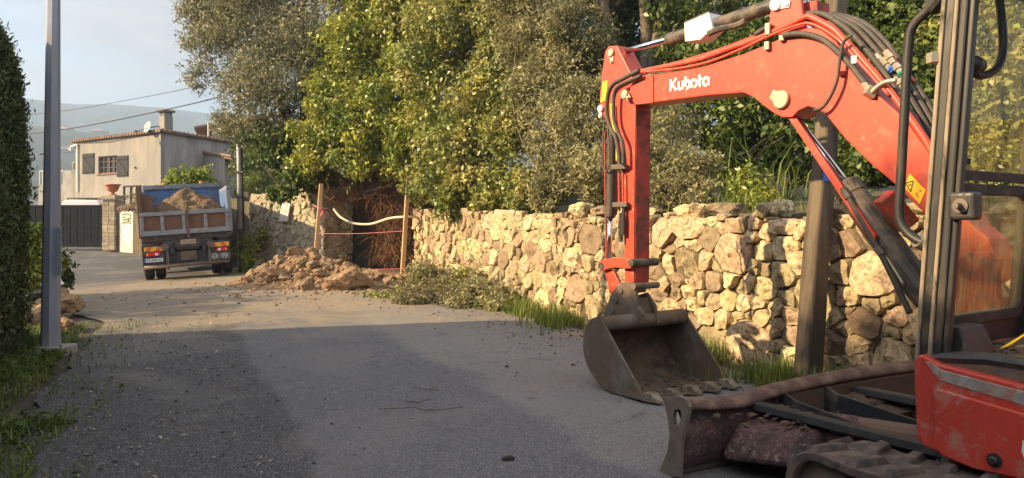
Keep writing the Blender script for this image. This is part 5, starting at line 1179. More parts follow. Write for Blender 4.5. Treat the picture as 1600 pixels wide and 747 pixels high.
# seat and console inside the cab (seen from a step aside)
b = MB(); b.loft([U(-.95, .45, 1.2), U(-.95, .95, 1.2), U(-1.5, .95, 1.2), U(-1.5, .45, 1.2)], [U(-.95, .45, 1.42), U(-.95, .95, 1.42), U(-1.5, .95, 1.38), U(-1.5, .45, 1.38)]); b.loft([U(-1.42, .45, 1.4), U(-1.42, .95, 1.4), U(-1.56, .95, 1.4), U(-1.56, .45, 1.4)], [U(-1.55, .48, 2.0), U(-1.55, .92, 2.0), U(-1.66, .92, 2.0), U(-1.66, .48, 2.0)]); b.loft([U(-.95, .5, zf), U(-.95, .9, zf), U(-1.45, .9, zf), U(-1.45, .5, zf)], [U(-.95, .5, 1.2), U(-.95, .9, 1.2), U(-1.45, .9, 1.2), U(-1.45, .5, 1.2)]); b.build('seat', rubber, exc, bevel=.04)
# grab rail in front of the cab
b = MB(); gp = lambda x, y: hit(x, y, U(.20, .1, 0), RR)
b.tube(spline([gp(1478, -12), gp(1452, 14), gp(1426, 42), gp(1419, 80), gp(1413, 180), gp(1407, 290), gp(1405, 335), gp(1412, 356), gp(1428, 372), gp(1448, 382)], 5), .024, 12); gr = b.build('grab_rail', black_dusty, exc, smooth=True)
b = MB(); a, c = gp(1452, 16), gp(1476, -14); b.tube([a, c], .042, 12); b.build('rail_grip', rubber, gr)
b = MB(); a = gp(1434, 374); b.tube([a, a + Vector((.06, 0, -.03))], .045, 12); b.build('rail_mount', steel_worn, gr); b = MB(); a = W(.06, 2.46, .05); b.box(a, (.06, .05, .05)); b.build('rail_mount', zinc, gr)

# ---- undercarriage: track, blade, arms
E1 = Vector((1.07, 4.66, 0)); BB = Vector((.879, .477, 0)).normalized(); GG = Vector((-BB.y, BB.x, 0))
def V_(b_, g, z): return E1 + BB * b_ + GG * g + Vector((0, 0, z))
def track(b0, b1, lab):
    # belt profile in (g,z): front idler low, rear sprocket
    gf, gr_, zt_, rI = -1.00, -3.1, .43, .20
    path = []
    for k in range(13): a = R(90 - 180 * k / 12); path.append((gf + .215 * math.cos(a), .215 + .215 * math.sin(a)))
    for k in range(1, 8): path.append((gf + (gr_ - gf) * k / 8, .0))
    for k in range(13): a = R(-90 - 180 * k / 12); path.append((gr_ + .215 * math.cos(a), .215 + .215 * math.sin(a)))
    for k in range(1, 12): path.append((gr_ + (gf - gr_) * k / 12, .43 + .012 * math.sin(k)))
    n = len(path); mb = MB()
    for (g, z) in path:
        mb.v += [tuple(V_(b0, g, z)), tuple(V_(b1, g, z))]
    ctr = ((gf + gr_) / 2, .215)
    for (g, z) in path:
        gi = min(max(g, gr_), gf); d = Vector((g - gi, z - .215)); d = d * (1 - .045 / max(.05, d.length)); mb.v += [tuple(V_(b0, gi + d.x, .215 + d.y)), tuple(V_(b1, gi + d.x, .215 + d.y))]
    for i in range(n):
        j = (i + 1) % n
        mb.f += [(2 * i, 2 * j, 2 * j + 1, 2 * i + 1), (2 * n + 2 * i, 2 * n + 2 * i + 1, 2 * n + 2 * j + 1, 2 * n + 2 * j), (2 * i, 2 * n + 2 * i, 2 * n + 2 * j, 2 * j), (2 * i + 1, 2 * j + 1, 2 * n + 2 * j + 1, 2 * n + 2 * i + 1)]
    # lugs: staggered slanted bars standing off the belt
    per = [0]
    for i in range(n): a, c = path[i], path[(i + 1) % n]; per.append(per[-1] + math.hypot(c[0] - a[0], c[1] - a[1]))
    def at(s):
        s %= per[-1]; i = max(k for k in range(n) if per[k] <= s); a, c = path[i], path[(i + 1) % n]; f = (s - per[i]) / max(1e-6, per[i + 1] - per[i]); d = Vector((c[0] - a[0], c[1] - a[1])).normalized()
        return Vector((a[0] + (c[0] - a[0]) * f, a[1] + (c[1] - a[1]) * f)), Vector((-d.y, d.x))
    wd = b1 - b0; k = 0; s = 0
    while s < per[-1] - .05:
        for (u0_, u1_, sh) in ((.0, .50, 0), (.50, 1.0, .095)):
            A, Bq = [], []
            for (u, ds) in ((u0_, -.035 + (.0 if sh else .05)), (u1_, -.035 + (.05 if sh else 0)), (u1_, .035 + (.05 if sh else 0)), (u0_, .035 + (0 if sh else .05))):
                p, nn = at(s + sh + ds); nn = nn if (p - Vector((min(max(p.x, gr_), gf), .215))).dot(nn) > 0 else -nn
                A.append(V_(b0 + wd * u, p.x - nn.x * .01, p.y - nn.y * .01)); uu = u + (.02 if u == u0_ else -.02); Bq.append((V_(b0 + wd * uu, p.x + nn.x * .036, p.y + nn.y * .036)))
            c = sum(Bq, Vector()) / 4; mb.loft(A, [v.lerp(c, .22) for v in Bq])
        s += .19
    tr_ = mb.build('track', rubber_track, exc, bevel=.006)
    mb = MB()
    for g in (gf, gr_): mb.lathe([(.165, -.06), (.165, .06), (.05, .08)], V_((b0 + b1) / 2 - .1, g, .215), -BB, 20)
    for k in range(4): mb.lathe([(.09, -.1), (.09, .1)], V_((b0 + b1) / 2, gf + (gr_ - gf) * (k + 1) / 5, .13), -BB, 14)
    mb.build('track_wheels', steel_worn, tr_)
    mb = MB(); mb.loft([V_(b0 + .12, gf - .1, .10), V_(b1 - .12, gf - .1, .10), V_(b1 - .12, gr_, .10), V_(b0 + .12, gr_, .10)], [V_(b0 + .12, gf - .1, .34), V_(b1 - .12, gf - .1, .34), V_(b1 - .12, gr_, .34), V_(b0 + .12, gr_, .34)]); mb.build('track_frame', red_dirty, tr_, bevel=.01)
track(.05, .50, 'l'); track(1.75, 2.20, 'r')
b = MB(); b.loft([V_(.52, -1.25, .22), V_(1.73, -1.25, .22), V_(1.73, -2.8, .22), V_(.52, -2.8, .22)], [V_(.60, -1.3, .46), V_(1.65, -1.3, .46), V_(1.65, -2.7, .46), V_(.60, -2.7, .46)]); b.build('car_body', tdark, exc, bevel=.02)
b = MB(); c = V_(1.12, -2.0, .46); b.lathe([(.5, 0), (.5, .07), (.001, .07)], c, ZV, 28); b.build('slew_ring', steel_worn, exc)
# blade: lofted concave plate (seen from behind), rolled top edge, end plates
blade_m = mat('worn_blade_paint', (.135, .06, .055), (.085, .045, .045), 4, rough=.6, metal=.1, dirt=(.035, .03, .028), dscale=7, damt=.5, bump=.3, bscale=30, chips=((.30, .235, .175), 30, .54, .62))
blade_b = mat('muddy_blade_steel', (.115, .07, .055), (.16, .105, .07), 4, rough=.75, dirt=(.17, .115, .075), dscale=6, damt=.6, bump=.3, bscale=25)
BL = 2.42
prof = [(.10, .0), (.03, .05), (-.025, .14), (-.045, .24), (-.035, .32), (.0, .39), (.03, .43)]
pr = [(v.x, v.y) for v in spline([Vector((a, c, 0)) for a, c in prof], 3)]
b = MB(); ring = [(g, z) for g, z in pr] + [(g + .028, z) for g, z in pr[::-1]]
b.loft([V_(.02, g, z) for g, z in ring], [V_(BL, g, z) for g, z in ring]); blade = b.build('blade', blade_m, exc)
rail = [(.02, .478, .0), (.12, .466, -.005), (.30, .448, -.015), (.5, .438, -.02), (.7, .458, -.015), (.88, .472, -.005), (1.45, .493, 0), (2.0, .492, 0), (BL, .487, 0)]
sp = spline([V_(a, g, z) for a, z, g in rail], 6)
b = MB(); n = 12; kk = len(sp)
for i, p in enumerate(sp):
    for j in range(n):
        a = 2 * math.pi * j / n; b.v.append(tuple(p + GG * (.058 * math.cos(a)) + ZV * (.030 * math.sin(a) + .02 * math.cos(a))))
for i in range(kk - 1):
    for j in range(n): a = i * n + j; c = i * n + (j + 1) % n; b.f.append((a, a + n, c + n, c))
b.f += [tuple(range(n)), tuple((kk - 1) * n + j for j in range(n))[::-1]]
b.build('top_rail', mat('dusty_rail', (.13, .066, .052), (.085, .047, .04), 7, rough=.7, dirt=(.21, .145, .10), dscale=8, damt=.5, bump=.5, bscale=24, chips=((.05, .04, .035), 26, .55, .66)), blade, smooth=True)
endp = [(1037, 621), (1061, 619), (1072, 624), (1076, 636), (1071, 662), (1064, 695), (1061, 745), (1048, 744), (1029, 738), (1036, 722), (1043, 704), (1046, 680), (1043, 652), (1039, 638)]
slot = [(1053, 641), (1061, 639), (1065, 645), (1063, 658), (1058, 666), (1052, 664), (1051, 652)]
def ehit(x, y, o=0): return hit(x, y, E1 + BB * o, BB)
# end plate with the hand slot cut through: outline and slot bridged as one ring of quads
import bmesh
def holed(outer, hole, o, th):
    bm = bmesh.new(); ov = [bm.verts.new(ehit(x, y, o)) for x, y in outer]; hv_ = [bm.verts.new(ehit(x, y, o)) for x, y in hole]
    ed = [bm.edges.new((ov[i], ov[(i + 1) % len(ov)])) for i in range(len(ov))] + [bm.edges.new((hv_[i], hv_[(i + 1) % len(hv_)])) for i in range(len(hv_))]
    bmesh.ops.triangle_fill(bm, use_beauty=True, use_dissolve=False, edges=ed)
    r = bmesh.ops.extrude_face_region(bm, geom=bm.faces[:]); bmesh.ops.translate(bm, verts=[v for v in r['geom'] if isinstance(v, bmesh.types.BMVert)], vec=BB * th)
    bmesh.ops.recalc_face_normals(bm, faces=bm.faces[:]); me = bpy.data.meshes.new('end'); bm.to_mesh(me); bm.free(); return me
link('end_plate', holed(endp, slot, -.012, .03), mat('bare_plate', (.24, .20, .155), (.15, .125, .10), 7, rough=.6, metal=.3, dirt=(.22, .17, .12), dscale=10, damt=.5, bump=.35, bscale=30), blade)
b = MB(); q = [(g, z) for g, z in ring]; b.loft([V_(BL, g, z) for g, z in q], [V_(BL + .03, g, z) for g, z in q]); b.build('end_plate', steel_worn, blade)
b = MB(); b.loft([V_(.02, .06, -.0), V_(.02, .16, -.0), V_(.02, .08, .10), V_(.02, .03, .09)], [V_(BL, .06, 0), V_(BL, .16, 0), V_(BL, .08, .10), V_(BL, .03, .09)]); b.build('cutting_edge', steel_worn, blade)
# lower back box of the blade and push arms
b = MB()
A = [V_(.26, -.03, .08), V_(.95, -.03, .06), V_(1.15, -.55, .14), V_(.42, -.62, .16)]; B = [V_(.40, -.045, .31), V_(.98, -.05, .37), V_(1.12, -.55, .385), V_(.52, -.60, .37)]
b.loft(A, B); b.build('push_arm_box', blade_m, blade, bevel=.07, seg=4)
for (x0, x1) in ((.62, .82), (1.62, 1.82)):
    b = MB(); b.loft([V_(x0, -.05, .14), V_(x1, -.05, .14), V_(x1, -1.5, .20), V_(x0, -1.5, .20)], [V_(x0 + .03, -.05, .375), V_(x1 - .03, -.05, .375), V_(x1 - .03, -1.5, .42), V_(x0 + .03, -1.5, .42)]); b.build('push_arm', blade_m, exc, bevel=.012)
    b = MB(); b.loft([V_(x0 - .05, -.06, .376), V_(x0 + .05, -.06, .376), V_(x0 + .05, -1.4, .42), V_(x0 - .05, -1.4, .42)], [V_(x0 - .035, -.06, .43), V_(x0 + .035, -.06, .43), V_(x0 + .035, -1.4, .475), V_(x0 - .035, -1.4, .475)]); b.build('hose_guard', black_dusty, exc, bevel=.01)
for x in (.88, 1.30):
    b = MB(); q = [(-.045, .46), (-.15, .42), (-.9, .36), (-1.2, .36), (-1.2, .18), (-.04, .12)]; b.loft([V_(x, g, z) for g, z in q], [V_(x + .025, g, z) for g, z in q]); b.build('blade_web', tdark, blade)
b = MB(); b.loft([V_(.9, -.30, .44), V_(1.3, -.04, .44), V_(1.3, -.04, .14), V_(.9, -.30, .14)][::-1], [v for v in [V_(.9, -.33, .44), V_(1.3, -.07, .44), V_(1.3, -.07, .14), V_(.9, -.33, .14)][::-1]]); 
b = MB(); q = [(-.048, .10), (-.052, .44), (-.02, .47), (-.02, .10)]; b.loft([V_(.9, g, z) for g, z in q], [V_(BL - .02, g, z) for g, z in q]); b.build('back_plate', blade_b, blade)
b = MB(); b.tube([V_(1.05, -.5, .30), V_(1.07, -1.45, .40)], .075, 16); b.build('blade_cylinder', blade_b, exc)
b = MB(); b.lathe([(.07, 0), (.07, .06), (.03, .07)], V_(.60, -1.42, .42), -BB, 14); b.build('hinge_pin', steel_worn, exc)
rnd = random.Random(21); b = MB()
for k in range(90):
    x, g, s = rnd.gauss(.66, .17), rnd.gauss(-.30, .14), rnd.choice([.008, .01, .014, .018, .022, .035]); g = min(g, -.08); vs, fs = rock_verts(1200 + k, (s, s * .8, s * .5), 2, 6, .45); c = V_(x, g, .38 + s * .1); b.add([v + c for v in vs], fs)
for k in range(40):
    x, g, s = rnd.uniform(1.35, 1.6), rnd.uniform(-.3, -.09), rnd.choice([.02, .03, .05]); vs, fs = rock_verts(1300 + k, (s, s * .9, s * .6), 2, 4, .3); c = V_(x, g, .36 + s * .1); b.add([v + c for v in vs], fs)
b.loft([V_(1.33, -.06, .2), V_(1.62, -.06, .2), V_(1.62, -.5, .2), V_(1.33, -.5, .2)], [V_(1.33, -.06, .37), V_(1.62, -.06, .37), V_(1.62, -.5, .34), V_(1.33, -.5, .34)])
b.build('mud_clods', mud, blade)['kind'] = 'stuff'
# ------------------------------------------------------------------ vegetation
def leaf_mat(name, c1, c2, trans=.28, rough=.5, island=.35, dirt=None, spec=.35): return mat(name, c1, c2, 1.3, rough=rough, island=island, trans=trans, spec=spec, coord='Object', detail=3, dirt=dirt, damt=.3, dscale=2)
lf_olive = leaf_mat('olive_leaves', (.18, .185, .095), (.30, .285, .165), rough=.55)
lf_green = leaf_mat('laurel_leaves', (.14, .21, .03), (.38, .37, .06), rough=.38, island=.45, spec=.5)
lf_mixed = leaf_mat('privet_leaves', (.14, .19, .035), (.38, .345, .09), rough=.42, island=.45, spec=.5)
lf_dry = leaf_mat('dusty_olive_leaves', (.20, .195, .085), (.34, .31, .15), rough=.6, island=.4)
lf_dark = leaf_mat('ivy_leaves', (.065, .10, .022), (.12, .16, .03), rough=.4, island=.4)
lf_hedge = leaf_mat('cypress_sprays', (.06, .088, .03), (.11, .13, .045), rough=.7, island=.4, trans=.12)
lf_lemon = leaf_mat('lemon_leaves', (.22, .30, .03), (.30, .34, .05), trans=.4)
grass_m = leaf_mat('grass_blades', (.10, .15, .022), (.20, .23, .045), trans=.35, island=.4)
grass_d = leaf_mat('straw_blades', (.24, .21, .09), (.17, .17, .06), trans=.3, island=.3)
litter_m = leaf_mat('fallen_leaves', (.22, .17, .10), (.30, .27, .18), trans=.1, island=.5)
bark = mat('olive_bark', (.17, .135, .095), (.09, .072, .052), 6, rough=.95, bump=.8, bscale=16, stretch=(1, 1, .3))
twig = mat('twig_bark', (.14, .095, .06), (.09, .065, .045), 8, rough=.9)

def leaves_np(pos, nrm, L, Wd, rng, droop=.35):
    n = len(pos); d = rng.normal(size=(n, 3)); d[:, 2] -= droop; d -= nrm * (d * nrm).sum(1, keepdims=True) * .8; d /= np.linalg.norm(d, axis=1, keepdims=True) + 1e-9
    s = np.cross(nrm, d); s /= np.linalg.norm(s, axis=1, keepdims=True) + 1e-9; up = np.cross(d, s)
    f_ = rng.uniform(.45, 1.5, n); k = (L * f_)[:, None]; w = (Wd * f_ * rng.uniform(.75, 1.2, n))[:, None]
    V = np.empty((n, 4, 3)); V[:, 0] = pos; V[:, 1] = pos + d * k * .5 + s * w * .5 + up * w * .18; V[:, 2] = pos + d * k - up * w * .12; V[:, 3] = pos + d * k * .5 - s * w * .5 + up * w * .18
    return V
def cloud_pts(blobs, n, rng, sub=9, subr=(.26, .44), shell=.5, squash=1.0):
    B = []
    for (c, r) in blobs:
        r = np.array(r if hasattr(r, '__len__') else (r, r, r * squash), float); c = np.array(c, float)
        k = max(4, int(sub * max(1, (r[0] * r[2]) ** .5 * 1.2)))
        for _ in range(k):
            d = rng.normal(size=3); d /= np.linalg.norm(d); B.append((c + d * r * rng.uniform(.55, .92), r * rng.uniform(*subr)))
        B.append((c, r * .75))
    w = np.array([b[1][0] * b[1][2] for b in B]); w /= w.sum(); idx = rng.choice(len(B), n, p=w)
    cc = np.array([b[0] for b in B])[idx]; rr = np.array([b[1] for b in B])[idx]
    d = rng.normal(size=(n, 3)); d /= np.linalg.norm(d, axis=1, keepdims=True)
    u = 1 - np.abs(rng.normal(0, 1, n)) * shell * .55; u = np.where(rng.random(n) < .08, u + rng.uniform(0, .45, n), u)
    return cc + d * rr * np.clip(u, .15, 1.5)[:, None], d
def foliage(name, blobs, n, L, Wd, mtl, parent, seed, sub=9, shell=.5, rand=.75, droop=.35, shoots=0, shoot_len=.6, floor=None, **kw):
    rng = np.random.default_rng(seed); p, d = cloud_pts(blobs, n, rng, sub, shell=shell, **kw)
    nr = d + rng.normal(size=d.shape) * rand + np.array([0, 0, .25]); 
    if shoots:
        q, dq = cloud_pts(blobs, shoots, rng, sub, shell=.1); m = 14
        tt = np.linspace(.0, 1, m)[None, :, None]; dd = dq * .6 + rng.normal(size=dq.shape) * .35 + np.array([0, 0, .15]); dd /= np.linalg.norm(dd, axis=1, keepdims=True)
        ln_ = rng.uniform(.3, 1, shoots)[:, None, None] * shoot_len
        pp = q[:, None, :] + dd[:, None, :] * tt * ln_ + np.array([0, 0, -1.0]) * (tt * ln_) ** 2 * .35 + rng.normal(size=(shoots, m, 3)) * .02
        p = np.concatenate([p, pp.reshape(-1, 3)]); nr = np.concatenate([nr, rng.normal(size=(shoots * m, 3)) + np.array([0, 0, .3])])
    nr /= np.linalg.norm(nr, axis=1, keepdims=True) + 1e-9
    if floor is not None: keep = p[:, 2] > floor; p, nr = p[keep], nr[keep]
    V = leaves_np(p, nr, L, Wd, rng, droop).reshape(-1, 3); F = np.arange(len(V)).reshape(-1, 4)
    return link(name, np_mesh(name, V, F), mtl, parent)
def bl(px, py, d, r): return (tuple(P(px, py, d)), r)
def stems(name, base, blobs, r, parent, mtl, seed, per=3):
    rnd = random.Random(seed); b = MB(); base = Vector(base)
    for (c, rr) in blobs:
        c = Vector(c)
        for k in range(per):
            e = c + Vector((rnd.gauss(0, .4), rnd.gauss(0, .4), rnd.gauss(0, .4))) * (rr if not hasattr(rr, '__len__') else rr[0]); m = base.lerp(e, .5) + Vector((rnd.gauss(0, .2), rnd.gauss(0, .2), rnd.gauss(0, .15)))
            b.tube(spline([base + Vector((rnd.gauss(0, r), rnd.gauss(0, r), 0)), m, e], 5), [r * (1 - .085 * i) for i in range(11)], 6)
    return b.build(name, mtl, parent, smooth=True)
def plant(name, label, cat, base, blobs, n, L, Wd, mtl, seed, stem_r=.04, group=None, crown='foliage', stem='stem', stem_m=None, per=2, **kw):
    t = thing(name, label, cat, base, group=group); foliage(crown, blobs, n, L, Wd, mtl, t, seed, **kw); stems(stem, base, blobs, stem_r, t, stem_m or twig, seed, per); return t

# olive at the end of the wall
ob_ = [bl(405, 10, 23, 2.3), bl(345, 70, 22.6, 1.25), bl(320, 20, 22.8, .9), bl(455, 100, 22, 1.9), bl(385, 150, 22, 1.25), bl(430, 215, 21.6, .85), bl(520, 30, 22, 1.9), bl(350, -20, 23, 1.6), bl(400, -110, 23, 2.2), bl(520, -100, 23, 2.0), bl(310, 120, 22.4, .55), bl(350, 195, 22, .5), bl(295, 60, 22.6, .42), bl(375, 205, 21.9, .6)]
ot = thing('olive_tree', 'big silvery olive tree rising above the left end of the wall', 'tree', P(455, 300, 22.5))
foliage('crown', ob_, 125000, .115, .038, lf_olive, ot, 1, sub=11, shoots=420, shoot_len=.8)
b = MB(); base = Vector((P(455, 300, 22.5).x, 22.8, 2.3))
for e in (P(405, 60, 22.8), P(470, 60, 22.4), P(520, 20, 22.5), P(440, 140, 22.2)): b.tube(spline([base, base.lerp(e, .5) + Vector((.2, .1, .1)), e], 5), [.26, .24, .22, .2, .18, .16, .13, .11, .09, .07, .05], 8)
b.build('trunk', bark, ot, smooth=True)
# broadleaf shrubs over the gap and the mortared wall
z0 = 2.3
plant('ivy_bush', 'dark glossy ivy bush hanging over the left stone wall beside the pole', 'bush', P(440, 290, 21.2), [bl(430, 240, 21.2, .65), bl(465, 275, 20.9, .6), bl(440, 300, 20.9, .35), bl(490, 250, 21.2, .6), bl(415, 215, 21.4, .5), bl(500, 280, 21.2, .4)], 9000, .12, .075, lf_dark, 2, shoots=120)
plant('laurel_bush', 'tall sunlit yellow-green bush above the dug out gap, tallest of the row', 'bush', P(560, 300, 20.8), [bl(560, 90, 20.6, 1.35), bl(590, 45, 20.8, 1.0), bl(530, 170, 20, 1.05), bl(600, 175, 19.8, 1.25), bl(560, 245, 19.9, .85), bl(500, 215, 20.4, .9), bl(630, 245, 19.4, .8), bl(480, 255, 20.5, .7), bl(640, 110, 20, 1.1), bl(655, 110, 19.3, .9), bl(650, -20, 19.5, 1.2), bl(570, -40, 20.6, 1.2), bl(580, 245, 20.4, .5), bl(545, 248, 20.6, .45), bl(620, 60, 20, 1.1), bl(660, 190, 18.8, .9), bl(610, 225, 20.6, .9)], 90000, .11, .06, lf_green, 3, shoots=420, shoot_len=.6)
plant('privet_bush', 'rounded mixed green bush spilling over the middle of the mortared wall', 'bush', P(710, 310, 18.6), [bl(690, 60, 18.6, 1.35), bl(740, 40, 18, 1.1), bl(700, 150, 17.8, 1.2), bl(760, 170, 17, 1.1), bl(690, 240, 17.6, 1.0), bl(750, 265, 16.6, .85), bl(800, 285, 15.6, .6), bl(720, 300, 17, .5), bl(790, 110, 16.8, .95), bl(650, 290, 18.4, .5), bl(700, 10, 19, 1.1), bl(790, 30, 17, 1.0), bl(800, 220, 15.6, .7), bl(830, 295, 14.8, .45), bl(770, 305, 15.9, .5), bl(700, 322, 16.9, .36), bl(755, 322, 16.0, .34), bl(815, 318, 14.8, .32), bl(730, 215, 17, .9), bl(650, 20, 19.5, 1.0), bl(720, -50, 18.5, 1.2), bl(800, -60, 17, 1.2), bl(810, 160, 15.8, .8)], 92000, .10, .054, lf_mixed, 4, shoots=460, shoot_len=.5)
plant('olive_bush', 'grey dusty olive thicket left of the digger arm above the wall', 'bush', P(870, 310, 14.5), [bl(850, 50, 15.4, 1.1), bl(910, 60, 14.6, .95), bl(860, 160, 14.6, .95), bl(920, 170, 13.6, .8), bl(880, 250, 13.4, .7), bl(930, 270, 12.6, .55), bl(860, 300, 13.4, .45), bl(830, -20, 15.5, 1.0), bl(900, -30, 15.6, 1.0)], 80000, .09, .028, lf_dry, 5, shoots=700, shoot_len=.7, rand=1.0)
plant('olive_bush', 'small grey leaved bush right of the digger arm on the wall top', 'bush', P(1060, 320, 10.6), [bl(1040, 220, 11.2, .5), bl(1075, 270, 10.5, .42), bl(1045, 300, 10.4, .33), bl(1100, 305, 10.0, .26), bl(1030, 160, 11.8, .55), bl(1010, 260, 11.0, .45)], 15000, .06, .022, lf_dry, 6, shoots=420, shoot_len=.35, rand=1.0)
plant('laurel_bush', 'deep green shaded bush behind the grass tuft, below the boom', 'bush', P(1160, 300, 13.2), [bl(1130, 180, 13.6, .95), bl(1200, 200, 13.0, .9), bl(1100, 110, 14, 1.0), bl(1190, 110, 13.6, 1.0), bl(1250, 230, 12.4, .7), bl(1150, 250, 12.8, .6), bl(1080, 60, 14.5, 1.0), bl(1160, 40, 14.4, 1.0), bl(1005, 50, 16.6, 1.2), bl(965, 90, 16.4, .9), bl(1040, -30, 16.6, 1.2), bl(950, 0, 16.8, 1.0)], 34000, .13, .06, lf_dark, 7, shoots=160)
plant('added_shade_tree', 'unseen tree added behind the clipped hedge to shade the stone wall', 'tree', (-7.6, 3.4, 0), [((-7.6, 2.9, 6.1), (1.2, 1.0, 1.1)), ((-7.2, 3.9, 5.6), (.8, .7, .8)), ((-7.9, 2.2, 6.6), (1.0, .9, .8))], 6500, .11, .06, lf_dark, 72, shoots=60)  # out of view, added to cast shade on the near right end of the wall
plant('ivy_bush', 'dense dark ivy mass directly behind the cab and bent boom', 'bush', P(1380, 290, 10.4), [bl(1350, 60, 11.2, .8), bl(1420, 40, 10.8, .9), bl(1400, 150, 10.2, .75), bl(1330, 170, 10.8, .6), bl(1440, 230, 9.8, .65), bl(1350, 250, 10.0, .45), bl(1310, 250, 10.2, .35), bl(1330, -20, 11.4, .8), bl(1420, -40, 11.2, .9), bl(1480, 120, 10.2, .8)], 34000, .085, .055, lf_dark, 8, shoots=160, shoot_len=.4)
plant('privet_bush', 'sunlit yellowish bush seen through the dusty cab glass', 'bush', P(1560, 290, 9.6), [bl(1530, 60, 9.8, .75), bl(1600, 90, 9.4, .75), bl(1540, 170, 9.3, .6), bl(1610, 200, 9.0, .6), bl(1530, 250, 8.9, .42), bl(1590, 270, 8.6, .4), bl(1680, 120, 9.0, .9), bl(1560, -40, 10, .9)], 26000, .09, .05, lf_mixed, 9, shoots=260, shoot_len=.4)
# olive with bare trunks behind the thicket
o2 = thing('olive_tree', 'old olive tree with thick bare grey trunks behind the digger arm', 'tree', P(985, 300, 14.8))
b = MB()
for pts, r0 in (([(1000, 330), (985, 200), (960, 110), (948, 40), (930, -40)], .22), ([(1020, 330), (1018, 200), (1022, 100), (1035, 30), (1060, -60)], .24), ([(1000, 220), (1006, 110), (1010, 50), (1000, -40)], .17)):
    sp = spline([P(x, y, 14.6) for x, y in pts], 6); b.tube(sp, [r0 * (1 - .5 * i / len(sp)) * (1 + .12 * noise.noise(Vector((i * .7, r0 * 9, 0)))) for i in range(len(sp))], 10)
b.build('trunk', bark, o2, smooth=True)
foliage('crown', [bl(960, -120, 14.2, 1.1), bl(1060, -130, 14.5, 1.2), bl(900, -110, 14.5, 1.2), bl(1090, -20, 14.6, .5), bl(1160, -90, 14, 1.3), bl(1270, -110, 13.5, 1.3), bl(870, 10, 14, .5)], 15000, .10, .03, lf_olive, o2, 10, shoots=300)
# shrubs by the house and along the side road
plant('lemon_bush', 'bright yellow-green leafy bush behind the headboard of the truck, in front of the house', 'bush', P(290, 300, 28), [bl(272, 281, 28, .33), bl(305, 275, 28, .42), bl(322, 279, 28.4, .32), bl(290, 284, 28, .35), bl(262, 284, 28, .22)], 1500, .13, .08, lf_lemon, 11, shoots=40, shoot_len=.5)
plant('dark_shrub', 'dark leafy shrub under the olive tree between pole and fence', 'bush', P(400, 290, 33), [bl(395, 245, 33, 1.0), bl(412, 260, 31, .9), bl(385, 232, 34, .7), bl(400, 285, 30, .6)], 4500, .16, .09, lf_dark, 12, shoots=60)
plant('bramble', 'tangled green weeds on the verge behind the utility pole', 'weeds', P(388, 305, 29), [bl(386, 295, 29, .5), bl(396, 288, 29.5, .45), bl(378, 305, 28.5, .35)], 1600, .2, .03, grass_m, 13, shoots=60)
plant('weed', 'yellowish low weeds at the foot of the utility pole', 'weeds', P(386, 412, 22), [bl(384, 398, 22, .22), bl(387, 382, 22.2, .18), bl(388, 410, 21.8, .2)], 500, .12, .05, lf_lemon, 14, shoots=14)
plant('dry_weed', 'pale dry stalks sticking up over the tiled garden wall', 'weeds', P(212, 326, 31.2), [bl(205, 306, 31.4, .22), bl(211, 318, 31.2, .25), bl(217, 312, 31.1, .2)], 260, .1, .04, grass_d, 15, shoots=12, shoot_len=.5)
plant('wall_weed', 'green weed growing out of the face of the left stone wall', 'weeds', P(408, 392, 22.2), [bl(407, 372, 22.2, .2), bl(404, 385, 22.2, .16), bl(411, 364, 22.1, .14)], 500, .1, .05, lf_green, 16, shoots=14, shoot_len=.3)
plant('rounded_shrub', 'dark rounded shrub just right of the lamp post', 'bush', P(97, 450, 14.3), [bl(97, 425, 14.3, (.17, .2, .36)), bl(92, 408, 14.4, (.2, .2, .3))], 3000, .06, .035, lf_hedge, 17, shoots=30, shoot_len=.12)
plant('leafy_shrub', 'green leafy shrub between clipped hedge and lamp post', 'bush', P(58, 440, 13.6), [bl(55, 400, 13.6, .5), bl(62, 375, 13.8, .35), bl(40, 430, 13.2, .5), bl(66, 420, 13.6, .3)], 3600, .09, .05, lf_green, 18, shoots=60, shoot_len=.3)

# clipped cypress hedge along the left verge
plant('added_shade_bush', 'hidden bush added beyond the end of the clipped hedge to shade the road', 'bush', P(-20, 450, 13.5), [((-11.0, 12.4, 1.9), (1.2, 1.2, 1.5)), ((-11.4, 14.0, 2.0), (1.2, 1.0, 1.6)), ((-11.2, 15.4, 1.6), (1.0, .7, 1.5))], 9000, .12, .07, lf_dark, 61, shoots=60)  # hidden by the hedge, added so that its shadow crosses the road
hd = thing('clipped_hedge', 'tall dark clipped cypress hedge at the left edge of the road', 'hedge', TN(3, -2.6))
HT0, HT1, HN, HW_, HH = -15.0, 6.65, -2.62, .86, 4.15
def hprof(a, t):     # a: 0..1 around the cross-section from the road foot over the top to the far foot
    e = min(1, max(.0, (HT1 - t) / .75)) ** .45 if t > HT1 - .75 else 1
    ang = math.pi * a; c, s = math.cos(ang), math.sin(ang); w = HW_ * e * (1 - .0 * s)
    n = HN + w * math.copysign(abs(c) ** .45, c); z = HH * (abs(s) ** .5) * (.86 + .14 * e); return n, z
b = MB(); tss = list(np.arange(HT0, HT1 - .8, .5)) + list(np.linspace(HT1 - .75, HT1 - .02, 8)); na = 24
XX = np.zeros((len(tss), na)); YY = XX.copy(); ZZ = XX.copy()
for i, t in enumerate(tss):
    for j in range(na):
        n, z = hprof(j / (na - 1), t); p = TN(t, HN + (n - HN) * .93); XX[i, j], YY[i, j], ZZ[i, j] = p.x, p.y, z * .98 - .03
link('inner_branches', grid_mesh('hedge_core', XX, YY, ZZ), mat('hedge_inner', (.03, .03, .016), (.045, .036, .022), 9, rough=.95), hd)
